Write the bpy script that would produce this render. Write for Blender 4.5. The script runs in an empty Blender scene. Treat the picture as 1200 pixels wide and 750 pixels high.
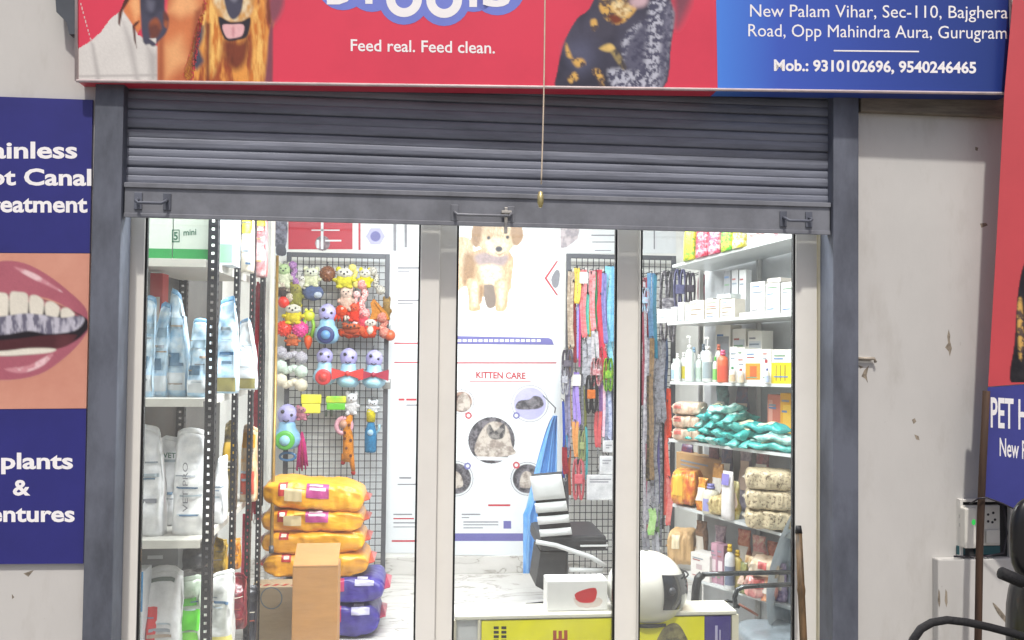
import bpy, bmesh, math, random
import numpy as np
from mathutils import Vector, Matrix, noise
R = math.radians
random.seed(7)
scene = bpy.context.scene
col = scene.collection

# ---------------------------------------------------------------- camera, sky, sun, exposure
F = 1050.0                                   # focal length in photograph pixels (1200 wide)
CAM = Vector((0.0, -3.5, 1.7))
yaw, pitch, roll = R(6.0), R(1.6), R(0.65)
fwd = Vector((math.sin(yaw)*math.cos(pitch), math.cos(yaw)*math.cos(pitch), math.sin(pitch)))
r0 = Vector((math.cos(yaw), -math.sin(yaw), 0)); u0 = r0.cross(fwd)
rgt = r0*math.cos(roll) + u0*math.sin(roll); upv = u0*math.cos(roll) - r0*math.sin(roll)
cd = bpy.data.cameras.new('camera'); cam = bpy.data.objects.new('camera', cd); col.objects.link(cam)
cam.matrix_world = Matrix(((rgt.x, upv.x, -fwd.x, CAM.x), (rgt.y, upv.y, -fwd.y, CAM.y), (rgt.z, upv.z, -fwd.z, CAM.z), (0, 0, 0, 1)))
cd.sensor_width = 36; cd.lens = 36*F/1200; cd.clip_start = 0.05; cd.clip_end = 500
scene.camera = cam

SUN_EL, SUN_AZ = 60.0, -9.0                 # light falls on the facade from the street side, slightly from the left
world = bpy.data.worlds.new('World'); scene.world = world; world.use_nodes = True
nt = world.node_tree; bg = nt.nodes['Background']
sky = nt.nodes.new('ShaderNodeTexSky'); sky.sky_type = 'NISHITA'; sky.sun_disc = False
sky.sun_elevation = R(SUN_EL); sky.sun_rotation = R(180 + SUN_AZ); sky.dust_density = 4; sky.air_density = 0.6; sky.ozone_density = 0.6
nt.links.new(sky.outputs[0], bg.inputs[0]); bg.inputs[1].default_value = 0.1
sd = bpy.data.lights.new('sun', 'SUN'); sd.energy = 2.7; sd.angle = R(2.2); sd.color = (1.0, 0.95, 0.87)
so = bpy.data.objects.new('sun', sd); col.objects.link(so)
sdir = Vector((math.sin(R(SUN_AZ))*math.cos(R(SUN_EL)), -math.cos(R(SUN_AZ))*math.cos(R(SUN_EL)), math.sin(R(SUN_EL))))
so.rotation_euler = sdir.to_track_quat('Z', 'Y').to_euler(); so.location = (0, -6, 8)
scene.view_settings.view_transform = 'Standard'; scene.view_settings.look = 'None'
scene.view_settings.exposure = 0.2; scene.view_settings.gamma = 1.0
for nm, lx, ly, LAMP_W in (('front_lamp_light', 0.2, 0.34, 118), ('rear_lamp_light', 0.45, 1.75, 86)):
    ld = bpy.data.lights.new(nm, 'AREA'); ld.shape = 'RECTANGLE'; ld.size = 2.2; ld.size_y = 0.45; ld.energy = LAMP_W
    ld.color = (0.97, 0.985, 1.0)
    lo = bpy.data.objects.new(nm, ld); col.objects.link(lo); lo.location = (lx, ly, 2.93)

# ---------------------------------------------------------------- pixel -> place helpers
def ray(px, py): return fwd + rgt*((px-600)/F) + upv*((375-py)/F)
def P(px, py, Y):
    d = ray(px, py); return CAM + d*((Y-CAM.y)/d.y)
def mpp(px, py, Y): return (P(px+1, py, Y)-P(px, py, Y)).length
class Plane:
    def __init__(s, o, n): s.o = o; s.n = n.normalized()
    def at(s, px, py, off=0.0):
        d = ray(px, py); o = s.o + s.n*off
        return CAM + d*((o-CAM).dot(s.n)/d.dot(s.n))
def YP(Y): return Plane(Vector((0, Y, 0)), Vector((0, -1, 0)))

# ---------------------------------------------------------------- materials
def lin(h):
    if isinstance(h, tuple): return h
    v = [int(h[i:i+2], 16)/255 for i in (0, 2, 4)]
    return tuple(c/12.92 if c <= .04045 else ((c+.055)/1.055)**2.4 for c in v)
MC = {}; PC = {}
def mat(c, rough=.5, metal=0.0, var=.12, scale=9.0, bump=0.0, bscale=60.0, c2=None, thr=None, coat=0.0, spec=.5, stretch=None, trans=0.0):
    """Principled material; noise moves the base colour between c darkened by var and c (or between c and c2)."""
    key = (c, rough, metal, var, scale, bump, bscale, c2, thr, coat, spec, stretch, trans)
    if key in MC: return MC[key]
    m = bpy.data.materials.new('mat_%d' % len(MC)); m.use_nodes = True; MC[key] = m; PC[m.name] = (lin(c), lin(c2) if c2 else tuple(x*(1-1.6*var) for x in lin(c)), scale, stretch or (1, 1, 1), thr or (.32, .62))
    t = m.node_tree; b = t.nodes['Principled BSDF']; L = t.links.new
    a = lin(c); b.inputs['Roughness'].default_value = rough; b.inputs['Metallic'].default_value = metal
    b.inputs['Coat Weight'].default_value = coat; b.inputs['Specular IOR Level'].default_value = spec
    b.inputs['Transmission Weight'].default_value = trans
    tc = t.nodes.new('ShaderNodeTexCoord'); mp = t.nodes.new('ShaderNodeMapping'); L(tc.outputs['Object'], mp.inputs[0])
    if stretch: mp.inputs['Scale'].default_value = stretch
    n = t.nodes.new('ShaderNodeTexNoise'); n.inputs['Scale'].default_value = scale; n.inputs['Detail'].default_value = 6; n.inputs['Roughness'].default_value = .65
    L(mp.outputs[0], n.inputs['Vector'])
    r = t.nodes.new('ShaderNodeValToRGB'); L(n.outputs['Fac'], r.inputs[0])
    lo = lin(c2) if c2 else tuple(x*(1-2*var) if 2*var < 1 else 0 for x in a)
    p0, p1 = thr if thr else (.32, .62)
    r.color_ramp.elements[0].position = p0; r.color_ramp.elements[1].position = p1
    r.color_ramp.elements[0].color = (*lo, 1); r.color_ramp.elements[1].color = (*a, 1)
    L(r.outputs[0], b.inputs['Base Color'])
    if bump:
        n2 = t.nodes.new('ShaderNodeTexNoise'); n2.inputs['Scale'].default_value = bscale; n2.inputs['Detail'].default_value = 5; L(mp.outputs[0], n2.inputs['Vector'])
        bp = t.nodes.new('ShaderNodeBump'); bp.inputs['Strength'].default_value = bump; bp.inputs['Distance'].default_value = .01
        L(n2.outputs['Fac'], bp.inputs['Height']); L(bp.outputs[0], b.inputs['Normal'])
    return m
def plain(c, rough=.4): return mat(c, rough, var=.04)
def foil(c, c2=None): return mat(c, .28, var=.12, scale=16, bump=.35, bscale=28, coat=.25, c2=c2)
def plush(c, c2=None): return mat(c, .95, var=.22, scale=45, bump=.9, bscale=160, c2=c2, spec=.15)
def rubber(c, c2=None): return mat(c, .42, var=.08, c2=c2, coat=.1)
def web(c, c2=None): return mat(c, .75, var=.2, scale=26, bump=.5, bscale=220, c2=c2, spec=.2, thr=(.42, .75) if c2 else None, stretch=(1, 1, 1.6))

# ---------------------------------------------------------------- mesh builder
def se(x, p): return math.copysign(abs(x)**p, x)
class M:
    def __init__(s): s.v = []; s.f = []; s.mi = []; s.sm = []; s.k = 0
    def add(s, vs, fs, smooth=False):
        o = len(s.v); s.v += [Vector(p) for p in vs]
        for f in fs: s.f.append([i+o for i in f]); s.mi.append(s.k); s.sm.append(smooth)
        return s
    def box(s, a, b, bev=0.0, rot=None, piv=None):
        x0, y0, z0 = [min(a[i], b[i]) for i in range(3)]; x1, y1, z1 = [max(a[i], b[i]) for i in range(3)]
        bm = bmesh.new()
        vs = [bm.verts.new(p) for p in ((x0,y0,z0),(x1,y0,z0),(x1,y1,z0),(x0,y1,z0),(x0,y0,z1),(x1,y0,z1),(x1,y1,z1),(x0,y1,z1))]
        for f in ((0,3,2,1),(4,5,6,7),(0,1,5,4),(1,2,6,5),(2,3,7,6),(3,0,4,7)): bm.faces.new([vs[i] for i in f])
        if bev: bmesh.ops.bevel(bm, geom=bm.edges[:], offset=min(bev, .45*min(x1-x0, y1-y0, z1-z0)), segments=2, affect='EDGES', profile=.6)
        bm.verts.index_update()
        pts = [v.co.copy() for v in bm.verts]
        if rot: 
            c = Vector(piv) if piv else Vector(((x0+x1)/2, (y0+y1)/2, (z0+z1)/2))
            pts = [rot @ (p-c) + c for p in pts]
        s.add(pts, [[v.index for v in f.verts] for f in bm.faces]); bm.free(); return s
    def surf(s, fn, nu, nv, closed=False, smooth=True, cap=False):
        vs = [fn(i/nu, j/nv) for i in range(nu+1) for j in range(nv + (0 if closed else 1))]
        w = nv if closed else nv+1; fs = []
        for i in range(nu):
            for j in range(nv):
                j2 = (j+1) % w; fs.append((i*w+j, (i+1)*w+j, (i+1)*w+j2, i*w+j2))
        s.add(vs, fs, smooth)
        if cap and closed:
            o = len(s.v)-len(vs)
            s.f.append([o+j for j in range(w)]); s.mi.append(s.k); s.sm.append(False)
            s.f.append([o+nu*w+j for j in range(w)][::-1]); s.mi.append(s.k); s.sm.append(False)
        return s
    def tube(s, pts, rad, n=8, cap=True, closed=False):
        pts = [Vector(p) for p in pts]; N = len(pts)
        rads = rad if isinstance(rad, (list, tuple)) else [rad]*N
        up = Vector((0, 0, 1)); vs = []; prev = None
        for i, p in enumerate(pts):
            t = (pts[(i+1) % N]-pts[i-1]) if closed else (pts[min(i+1, N-1)]-pts[max(i-1, 0)])
            t = t.normalized() if t.length > 1e-9 else Vector((0, 0, 1))
            a = prev if prev is not None else (Vector((1, 0, 0)) if abs(t.x) < .9 else up)
            a = (a - t*a.dot(t)).normalized(); b = t.cross(a); prev = a
            for j in range(n):
                an = 2*math.pi*j/n; vs.append(p + (a*math.cos(an)+b*math.sin(an))*rads[i])
        fs = []
        for i in range(N if closed else N-1):
            for j in range(n): fs.append((i*n+j, i*n+(j+1) % n, ((i+1) % N)*n+(j+1) % n, ((i+1) % N)*n+j))
        if cap and not closed: fs += [list(range(n))[::-1], [(N-1)*n+j for j in range(n)]]
        return s.add(vs, fs, True)
    def ribbon(s, pts, w, side=Vector((1, 0, 0)), th=.002):
        pts = [Vector(p) for p in pts]; vs = []; fs = []
        for i, p in enumerate(pts):
            t = (pts[min(i+1, len(pts)-1)]-pts[max(i-1, 0)]).normalized()
            sd = (side - t*side.dot(t)).normalized(); nn = t.cross(sd)
            ww = w[i] if isinstance(w, list) else w
            vs += [p+sd*ww/2+nn*th/2, p-sd*ww/2+nn*th/2, p-sd*ww/2-nn*th/2, p+sd*ww/2-nn*th/2]
        for i in range(len(pts)-1):
            for j in range(4): fs.append((i*4+j, i*4+(j+1) % 4, i*4+4+(j+1) % 4, i*4+4+j))
        fs += [(3, 2, 1, 0), tuple(len(vs)-4+j for j in range(4))]
        return s.add(vs, fs, False)
    def lathe(s, prof, c, n=20, axis=None):
        c = Vector(c); q = axis.to_track_quat('Z', 'Y') if axis is not None else None
        vs = []; fs = []
        for r, z in prof:
            for j in range(n):
                a = 2*math.pi*j/n; p = Vector((r*math.cos(a), r*math.sin(a), z)); vs.append(c + (q @ p if q else p))
        for i in range(len(prof)-1):
            for j in range(n): fs.append((i*n+j, i*n+(j+1) % n, (i+1)*n+(j+1) % n, (i+1)*n+j))
        fs += [list(range(n))[::-1], [(len(prof)-1)*n+j for j in range(n)]]
        return s.add(vs, fs, True)
    def ball(s, c, r, n=14, wob=0.0, seed=0, e=1.0):
        c = Vector(c); rx, ry, rz = r if isinstance(r, (tuple, list)) else (r, r, r)
        def fn(u, v):
            th = math.pi*(u*.998+.001); ph = 2*math.pi*v
            d = Vector((se(math.sin(th), e)*se(math.cos(ph), e), se(math.sin(th), e)*se(math.sin(ph), e), -se(math.cos(th), e)))
            k = 1+wob*noise.noise(d*2.3+Vector((seed*3.1, seed, 0)))
            return c + Vector((d.x*rx, d.y*ry, d.z*rz))*k
        return s.surf(fn, n, n+6, True)
    def poly(s, pts, depth=None):
        """flat polygon (list of points); depth: vector that extrudes it"""
        pts = [Vector(p) for p in pts]; n = len(pts)
        if depth is None: return s.add(pts, [list(range(n))])
        b = [p+depth for p in pts]
        return s.add(pts+b, [list(range(n)), [n+i for i in range(n)][::-1]]+[(i, i+n, (i+1) % n+n, (i+1) % n) for i in range(n)])
    def build(s, name, mats, parent=None, base=False):
        me = bpy.data.meshes.new(name)
        off = Vector((0, 0, 0)); q = parent
        while q: off += q.location; q = q.parent
        own = Vector((0, 0, 0))
        if parent is None and s.v:
            lo = [min(p[i] for p in s.v) for i in range(3)]; hi = [max(p[i] for p in s.v) for i in range(3)]
            own = Vector(((lo[0]+hi[0])/2, (lo[1]+hi[1])/2, lo[2]))
        me.from_pydata([p-off-own for p in s.v], [], s.f); me.update()
        for m in (mats if isinstance(mats, (list, tuple)) else [mats]): me.materials.append(m)
        me.polygons.foreach_set('material_index', s.mi); me.polygons.foreach_set('use_smooth', s.sm)
        bm = bmesh.new(); bm.from_mesh(me); bmesh.ops.recalc_face_normals(bm, faces=bm.faces[:]); bm.to_mesh(me); bm.free()
        o = bpy.data.objects.new(name, me); col.objects.link(o); o.parent = parent; o.location = own
        return o
def tag(o, label=None, cat=None, group=None, kind=None):
    for k, v in (('label', label), ('category', cat), ('group', group), ('kind', kind)):
        if v: o[k] = v
    return o
def thing(name, label, cat, loc=(0, 0, 0), group=None):
    o = bpy.data.objects.new(name, None); col.objects.link(o); o.location = Vector(loc); o.empty_display_size = .05
    return tag(o, label, cat, group)
def copy_thing(o, loc, label):
    """a copy of a thing with copies of its parts and sub-parts"""
    def rec(src, par):
        c = src.copy(); col.objects.link(c); c.parent = par
        for ch in [x for x in src.children]: rec(ch, c)
        return c
    r = rec(o, None); r.location = Vector(loc); r['label'] = label; return r

# ---------------------------------------------------------------- lettering
TXT = {}
def text_geo(body, bold):
    k = (body, bold)
    if k not in TXT:
        cu = bpy.data.curves.new('lettering', 'FONT'); cu.body = body; cu.offset = bold; cu.resolution_u = 3
        ob = bpy.data.objects.new('lettering', cu); col.objects.link(ob)
        dg = bpy.context.evaluated_depsgraph_get(); me = bpy.data.meshes.new_from_object(ob.evaluated_get(dg))
        vs = [v.co.copy() for v in me.vertices]; fs = [list(p.vertices) for p in me.polygons]
        bpy.data.objects.remove(ob); bpy.data.curves.remove(cu); bpy.data.meshes.remove(me)
        x0 = min(v.x for v in vs); x1 = max(v.x for v in vs)
        TXT[k] = ([(v.x, v.y) for v in vs], fs, x0, x1)
    return TXT[k]
CAPH = 0.69
def text(m, body, pl, x0, yl, x1, yr, cap, off=.002, bold=.02, rot90=False, fw=None):
    """lettering on plane pl: baseline from pixel (x0,yl) to (x1,yr), cap height in pixels; rot90 reads upward"""
    vs, fs, a, b = text_geo(body, bold)
    out = []
    for x, y in vs:
        t = (x-a)/(b-a); h = y/CAPH*cap
        if rot90: out.append(pl.at(x0-h, yl+(yr-yl)*t, off*.25))
        else: out.append(pl.at(x0+(x1-x0)*t, yl+(yr-yl)*t-h, off*.25))
    m.add(out, fs)
def polypx(m, pl, pts, off=.002): m.add([pl.at(x, y, off*.25) for x, y in pts], [list(range(len(pts)))])
def smoothpts(pts, k=4):
    out = []; n = len(pts)
    for i in range(n):
        p = [pts[(i+j-1) % n] for j in range(4)]
        for q in range(k):
            t = q/k
            out.append(tuple(.5*((2*p[1][a])+(-p[0][a]+p[2][a])*t+(2*p[0][a]-5*p[1][a]+4*p[2][a]-p[3][a])*t*t+(-p[0][a]+3*p[1][a]-3*p[2][a]+p[3][a])*t**3) for a in (0, 1)))
    return out
def circ(cx, cy, r, n=28, a0=0, a1=2*math.pi, ry=None): return [(cx+r*math.cos(a0+(a1-a0)*i/n), cy+(ry or r)*math.sin(a0+(a1-a0)*i/n)) for i in range(n)]
def ringpx(m, pl, cx, cy, r1, r2, off, n=32):
    a = [pl.at(x, y, off*.25) for x, y in circ(cx, cy, r1, n)]; b = [pl.at(x, y, off*.25) for x, y in circ(cx, cy, r2, n)]
    m.add(a+b, [(i, (i+1) % n, n+(i+1) % n, n+i) for i in range(n)])

def X(px, Y, py=500): return P(px, py, Y).x
def Z(py, Y, px=600): return P(px, py, Y).z
# ---------------------------------------------------------------- the setting: paving, floor
XL, XR, YB, ZC = -1.30, 2.45, 3.2, 2.98
JL, JR = X(106, -.1), X(1001, -.1)           # outer faces of the shutter guides
g = M().add([(-60, -80, -.02), (60, -80, -.02), (60, 60, -.02), (-60, 60, -.02)], [(0, 1, 2, 3)])
tag(g.build('ground', mat('8d8a84', .85, var=.2, scale=3, bump=.3, bscale=40)), kind='structure')
def marble():
    m = bpy.data.materials.new('marble'); m.use_nodes = True; t = m.node_tree; b = t.nodes['Principled BSDF']; L = t.links.new
    tc = t.nodes.new('ShaderNodeTexCoord'); mp = t.nodes.new('ShaderNodeMapping'); mp.inputs['Scale'].default_value = (.8, 2.6, 2.6); mp.inputs['Rotation'].default_value = (0, 0, .25); L(tc.outputs['Object'], mp.inputs[0])
    w = t.nodes.new('ShaderNodeTexNoise'); w.inputs['Scale'].default_value = 2.2; w.inputs['Detail'].default_value = 8; w.inputs['Distortion'].default_value = 1.6; L(mp.outputs[0], w.inputs['Vector'])
    r = t.nodes.new('ShaderNodeValToRGB'); L(w.outputs['Fac'], r.inputs[0]); e = r.color_ramp.elements
    e[0].position = .38; e[0].color = (.62, .6, .57, 1); e[1].position = .62; e[1].color = (.66, .64, .61, 1)
    n = e.new(.49); n.color = (.60, .58, .55, 1); n = e.new(.505); n.color = (.34, .32, .29, 1); n = e.new(.525); n.color = (.61, .59, .56, 1)
    L(r.outputs[0], b.inputs['Base Color']); b.inputs['Roughness'].default_value = .22; return m
MARBLE = marble()
tag(M().add([(XL, .09, .002), (XR, .09, .002), (XR, YB, .002), (XL, YB, .002)], [(0, 1, 2, 3)]).build('floor', MARBLE), kind='structure')

# ---------------------------------------------------------------- the shop building
def plaster():
    m = bpy.data.materials.new('plaster'); m.use_nodes = True; t = m.node_tree; b = t.nodes['Principled BSDF']; L = t.links.new
    tc = t.nodes.new('ShaderNodeTexCoord'); N = []
    for sc, st in ((1.3, (1, 1, .6)), (7, (1, 1, .35)), (38, (1, 1, 1))):
        mp = t.nodes.new('ShaderNodeMapping'); mp.inputs['Scale'].default_value = st; L(tc.outputs['Object'], mp.inputs[0])
        n = t.nodes.new('ShaderNodeTexNoise'); n.inputs['Scale'].default_value = sc; n.inputs['Detail'].default_value = 7; n.inputs['Roughness'].default_value = .65; L(mp.outputs[0], n.inputs['Vector']); N.append(n)
    r = t.nodes.new('ShaderNodeValToRGB'); L(N[0].outputs['Fac'], r.inputs[0]); e = r.color_ramp.elements
    e[0].position = .3; e[0].color = (.49, .482, .468, 1); e[1].position = .65; e[1].color = (.565, .556, .54, 1)
    r2 = t.nodes.new('ShaderNodeValToRGB'); L(N[1].outputs['Fac'], r2.inputs[0]); e = r2.color_ramp.elements
    e[0].position = .30; e[0].color = (.80, .78, .75, 1); e[1].position = .46; e[1].color = (1, 1, 1, 1)
    mx = t.nodes.new('ShaderNodeMix'); mx.data_type = 'RGBA'; mx.blend_type = 'MULTIPLY'; mx.inputs[0].default_value = .55
    L(r.outputs[0], mx.inputs[6]); L(r2.outputs[0], mx.inputs[7])
    r3 = t.nodes.new('ShaderNodeValToRGB'); L(N[2].outputs['Fac'], r3.inputs[0]); e = r3.color_ramp.elements
    e[0].position = .25; e[0].color = (.55, .52, .48, 1); e[1].position = .31; e[1].color = (1, 1, 1, 1)
    m2 = t.nodes.new('ShaderNodeMix'); m2.data_type = 'RGBA'; m2.blend_type = 'MULTIPLY'; m2.inputs[0].default_value = .55
    L(mx.outputs[2], m2.inputs[6]); L(r3.outputs[0], m2.inputs[7]); L(m2.outputs[2], b.inputs['Base Color'])
    b.inputs['Roughness'].default_value = .82
    bp = t.nodes.new('ShaderNodeBump'); bp.inputs['Strength'].default_value = .25; bp.inputs['Distance'].default_value = .01
    L(N[1].outputs['Fac'], bp.inputs['Height']); L(bp.outputs[0], b.inputs['Normal']); return m
PLASTER = plaster()
WHITE = mat('e6e6e2', .7, var=.03, scale=3); DARK = mat('16161a', .6, var=.2)
B = thing('shop_building', 'grey plastered shop building whose wide doorway shows a lit pet supply shop', 'building', (0, 0, 0))
M().box((-8, -.10, -.02), (JL, .09, 5)).build('wall', PLASTER, B)
o = M().box((JR, -.10, -.02), (8, .09, 5)).build('wall', PLASTER, B)
# chipped paint and cracks on the wall beside the doorway
DIRT = mat('9a8f80', .9, var=.35, scale=40); WP = YP(-.10)
for pts in ([(1112, 386), (1114, 393), (1113, 399), (1116, 408), (1113, 418), (1112, 412), (1108, 407), (1111, 402), (1110.5, 394)],
            [(1143, 172), (1147, 173), (1146, 177), (1143, 176)], [(1148, 262), (1156, 261), (1158, 264), (1150, 267)],
            [(1068, 492), (1072, 490), (1074, 494), (1070, 497)], [(1072, 509), (1076, 511), (1078, 516), (1074, 515)],
            [(1010, 441), (1013, 434), (1018, 428), (1016, 440), (1017, 449), (1014, 444)], [(1006, 428), (1012, 430), (1009, 432)], [(28, 672), (40, 668), (33, 676)], [(14, 696), (17, 700), (14, 702)]):
    m = M(); polypx(m, WP, [(x+random.uniform(-.6, .6), y) for x, y in pts], .0015); m.build('chip', DIRT, B)
M().box((JL-.001, -.03, 2.9), (JR+.001, .089, 5)).build('lintel', PLASTER, B)
za, zb = Z(134, -.13, 1090), Z(70, -.13, 1090)
M().box((JR+.01, -.135, za), (7.9, -.1005, zb), .006).build('beam', mat('7f766a', .85, var=.25, scale=6, stretch=(1, 1, 8)), B)
za = Z(120, -.13, 50)
M().box((XL-.06, .0901, -.02), (XL, YB+.1, ZC+.1)).build('side_wall', WHITE, B)
M().box((XR, .0901, -.02), (XR+.06, YB+.1, ZC+.1)).build('side_wall', WHITE, B)
M().box((XL, YB, -.02), (XR, YB+.1, ZC+.1)).build('rear_wall', WHITE, B)
M().box((XL, .0905, ZC), (XR, YB, ZC+.08)).build('ceiling', WHITE, B)
M().box((XL+.002, YB-.018, .0025), (XR-.002, YB-.0005, .13), .003).build('skirting', MARBLE, B)
# masonry ledge under the socket niche
zb = Z(655, -.2, 1140)
M().box((X(1099, -.14), -.14, -.02), (X(1188, -.14), -.1003, Z(655, -.14, 1140)), .006).build('ledge', PLASTER, B)
for px, w in ((1108, 2), (1100, 1.5)):
    m = M(); polypx(m, YP(-.14), [(px, 690), (px+w, 694), (px+w+.5, 706), (px+1, 712), (px-1, 704)], .0015); m.build('chip', DIRT, B)
m = M(); polypx(m, YP(-.14), smoothpts([(1163, 706), (1172, 714), (1182, 728), (1181, 732), (1170, 720)]), .0015); m.build('chip', DIRT, B)

# ---------------------------------------------------------------- roller shutter
GREY = mat('7d8290', .62, var=.2, scale=4, metal=.15, stretch=(.5, 1, 3.5), bump=.15, bscale=20); GREY2 = mat('6a6f7c', .6, var=.24, scale=7, metal=.2, stretch=(1, 1, .4)); GREY3 = mat('84878f', .5, var=.16, scale=6, metal=.25)
sh = thing('roller_shutter', 'half raised dark grey roller shutter over the shop doorway', 'shutter', (0, -.1, 0))
ZB0, ZB1 = Z(264, -.11, 555), Z(228, -.11, 555)
gl, gr = X(140, -.1), X(971, -.1)
def slat_prof(k, t):   # one slat: two shallow ribs and a hooked groove
    if t > .9: return .007
    if t < .5: return -.0055*math.sin(math.pi*t/.5)**.45
    return -.0035*math.sin(math.pi*(t-.5)/.4)**.45-.001
ph = .071; m = M(); ns = 11
prof = []
for k in range(ns):
    for t in (0, .03, .08, .25, .42, .47, .5, .53, .6, .7, .8, .87, .895, .905, .96): prof.append((slat_prof(k, t), ZB1+.004+(k+t)*ph))
vs = []; fs = []
NX = 24
for i in range(NX+1):
    x = gl-.01+(gr-gl+.02)*i/NX
    for y, z in prof: vs.append((x, -.085+y+.0025*noise.noise(Vector((x*2, z*6, 0))), z+.003*noise.noise(Vector((x*1.3, z*9, 3)))))
for i in range(NX):
    for j in range(len(prof)-1): a = i*len(prof)+j; fs.append((a, a+len(prof), a+len(prof)+1, a+1))
m.add(vs, fs, False); m.build('curtain', GREY, sh)
m = M().box((gl+.004, -.118, ZB0), (gr-.004, -.082, ZB1-.004), .003).box((gl+.004, -.126, ZB1-.012), (gr-.004, -.1185, ZB1+.006), .002).box((gl+.004, -.123, ZB0-.004), (gr-.004, -.1185, ZB0+.012), .002)
m.build('bottom_bar', GREY3, sh)
for a, b in ((JL, gl), (gr, JR)):
    M().box((a+.0005, -.137, -.01), (b, -.02, 2.95), .005).build('guide_channel', GREY2, sh)
for cx, cy, w in ((178, 238, 34), (566, 252, 66), (934, 259, 30)):
    a, b = P(cx-w/2, cy-2, -.13), P(cx+w/2, cy-2+w*.028, -.13); hh = .035; r_ = .006
    m = M().tube([(a.x, -.118, a.z+.01), (a.x, -.15, a.z), (a.x+.01, -.155, a.z-.008), (b.x-.01, -.155, b.z-.008), (b.x, -.15, b.z), (b.x, -.118, b.z+.01)], r_, 8)
    for q in (a, b): m.box((q.x-.014, -.124, q.z-.028), (q.x+.014, -.1185, q.z+.034), .002)
    m.build('handle', GREY2 if w < 60 else GREY3, sh)
a = P(593, 246, -.13)
M().box((a.x-.006, -.135, a.z-.09), (a.x+.006, -.125, a.z+.01), .002).box((a.x-.018, -.14, a.z-.015), (a.x+.022, -.119, a.z-.004), .002).build('latch', mat('b9b6b0', .4, metal=.6), sh)

# ---------------------------------------------------------------- glazed aluminium doors
ALU = mat('e4e2dc', .55, var=.03, scale=4); ALUY = mat('e8e2cc', .5, var=.05); GASK = mat('141416', .6)
def glass():
    m = bpy.data.materials.new('clear_glass'); m.use_nodes = True; t = m.node_tree; t.nodes.remove(t.nodes['Principled BSDF']); L = t.links.new
    tr = t.nodes.new('ShaderNodeBsdfTransparent'); tr.inputs[0].default_value = (.97, .985, .98, 1); gl_ = t.nodes.new('ShaderNodeBsdfGlossy'); gl_.inputs['Roughness'].default_value = .02
    lw = t.nodes.new('ShaderNodeLayerWeight'); lw.inputs[0].default_value = .5; mx = t.nodes.new('ShaderNodeMixShader')
    pw = t.nodes.new('ShaderNodeMath'); pw.operation = 'POWER'; pw.inputs[1].default_value = 5; L(lw.outputs['Facing'], pw.inputs[0])
    ma = t.nodes.new('ShaderNodeMath'); ma.operation = 'MULTIPLY_ADD'; ma.inputs[1].default_value = .9; ma.inputs[2].default_value = .055; L(pw.outputs[0], ma.inputs[0])
    df = t.nodes.new('ShaderNodeBsdfDiffuse'); df.inputs[0].default_value = (.8, .82, .84, 1); md = t.nodes.new('ShaderNodeMixShader')
    tc = t.nodes.new('ShaderNodeTexCoord'); nz = t.nodes.new('ShaderNodeTexNoise'); nz.inputs['Scale'].default_value = 2.4; nz.inputs['Detail'].default_value = 7; nz.inputs['Roughness'].default_value = .7; nz.inputs['Distortion'].default_value = .8; L(tc.outputs['Object'], nz.inputs['Vector'])
    rd = t.nodes.new('ShaderNodeMapRange'); rd.inputs['From Min'].default_value = .35; rd.inputs['From Max'].default_value = .7; rd.inputs['To Min'].default_value = .012; rd.inputs['To Max'].default_value = .05; L(nz.outputs['Fac'], rd.inputs['Value'])
    L(rd.outputs[0], md.inputs[0]); L(tr.outputs[0], md.inputs[1]); L(df.outputs[0], md.inputs[2])
    L(ma.outputs[0], mx.inputs[0]); L(md.outputs[0], mx.inputs[1]); L(gl_.outputs[0], mx.inputs[2]); L(mx.outputs[0], t.nodes['Material Output'].inputs[0]); return m
GLASS = glass(); ZD = 2.82
fr = thing('door_frame', 'fixed aluminium frame lining the whole shop doorway', 'door frame', (0, 0, 0))
M().box((X(137.5, 0), -.019, 0), (X(144, 0), .075, ZD), .002).build('jamb_profile', ALUY, fr)
M().box((X(958, 0), -.019, 0), (X(963.5, 0), .075, ZD), .002).box((X(965, 0), -.015, 0), (X(970.5, 0), .075, ZD), .002).build('jamb_profile', ALUY, fr)
M().box((X(144, 0)+.001, -.019, ZD-.05), (X(958, 0)-.001, .075, ZD)).build('head_profile', ALU, fr)
M().box((X(144, 0)+.001, -.019, -.005), (X(958, 0)-.001, .075, .012)).build('floor_track', ALU, fr)
def door(lab, y0, xs, grooves=()):
    """xs: outer left, glass left, glass right, outer right in pixels"""
    a, b, c, d = [X(q, y0) for q in xs]
    t = thing('sliding_door', lab, 'door', ((a+d)/2, y0, .013))
    for (p, q) in ((a, b), (c, d)):
        M().box((p+.001, y0, .013), (q-.001, y0+.034, ZD-.055), .003).build('stile', ALU, t)
    M().box((b, y0+.002, .014), (c, y0+.032, .12), .003).build('rail', ALU, t)
    M().box((b, y0+.002, ZD-.15), (c, y0+.032, ZD-.056), .003).build('rail', ALU, t)
    gm = M()
    for (p, q) in ((b-.0005, b+.007), (c-.007, c+.0005)): gm.box((p, y0+.006, .121), (q, y0+.026, ZD-.151))
    gm.build('gasket', GASK, t)
    M().box((b+.0072, y0+.013, .1215), (c-.0072, y0+.018, ZD-.1515)).build('glass_pane', GLASS, t)
door('sliding glass door in front of the dog food rack and toy grid', -.008, (144.5, 165, 490, 513))
door('narrow middle glass door with the kitten poster behind it', .03, (507, 533, 722, 748))
door('sliding glass door in front of the medicine shelves and white helmet', -.006, (749, 750, 932, 957.5))

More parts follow.
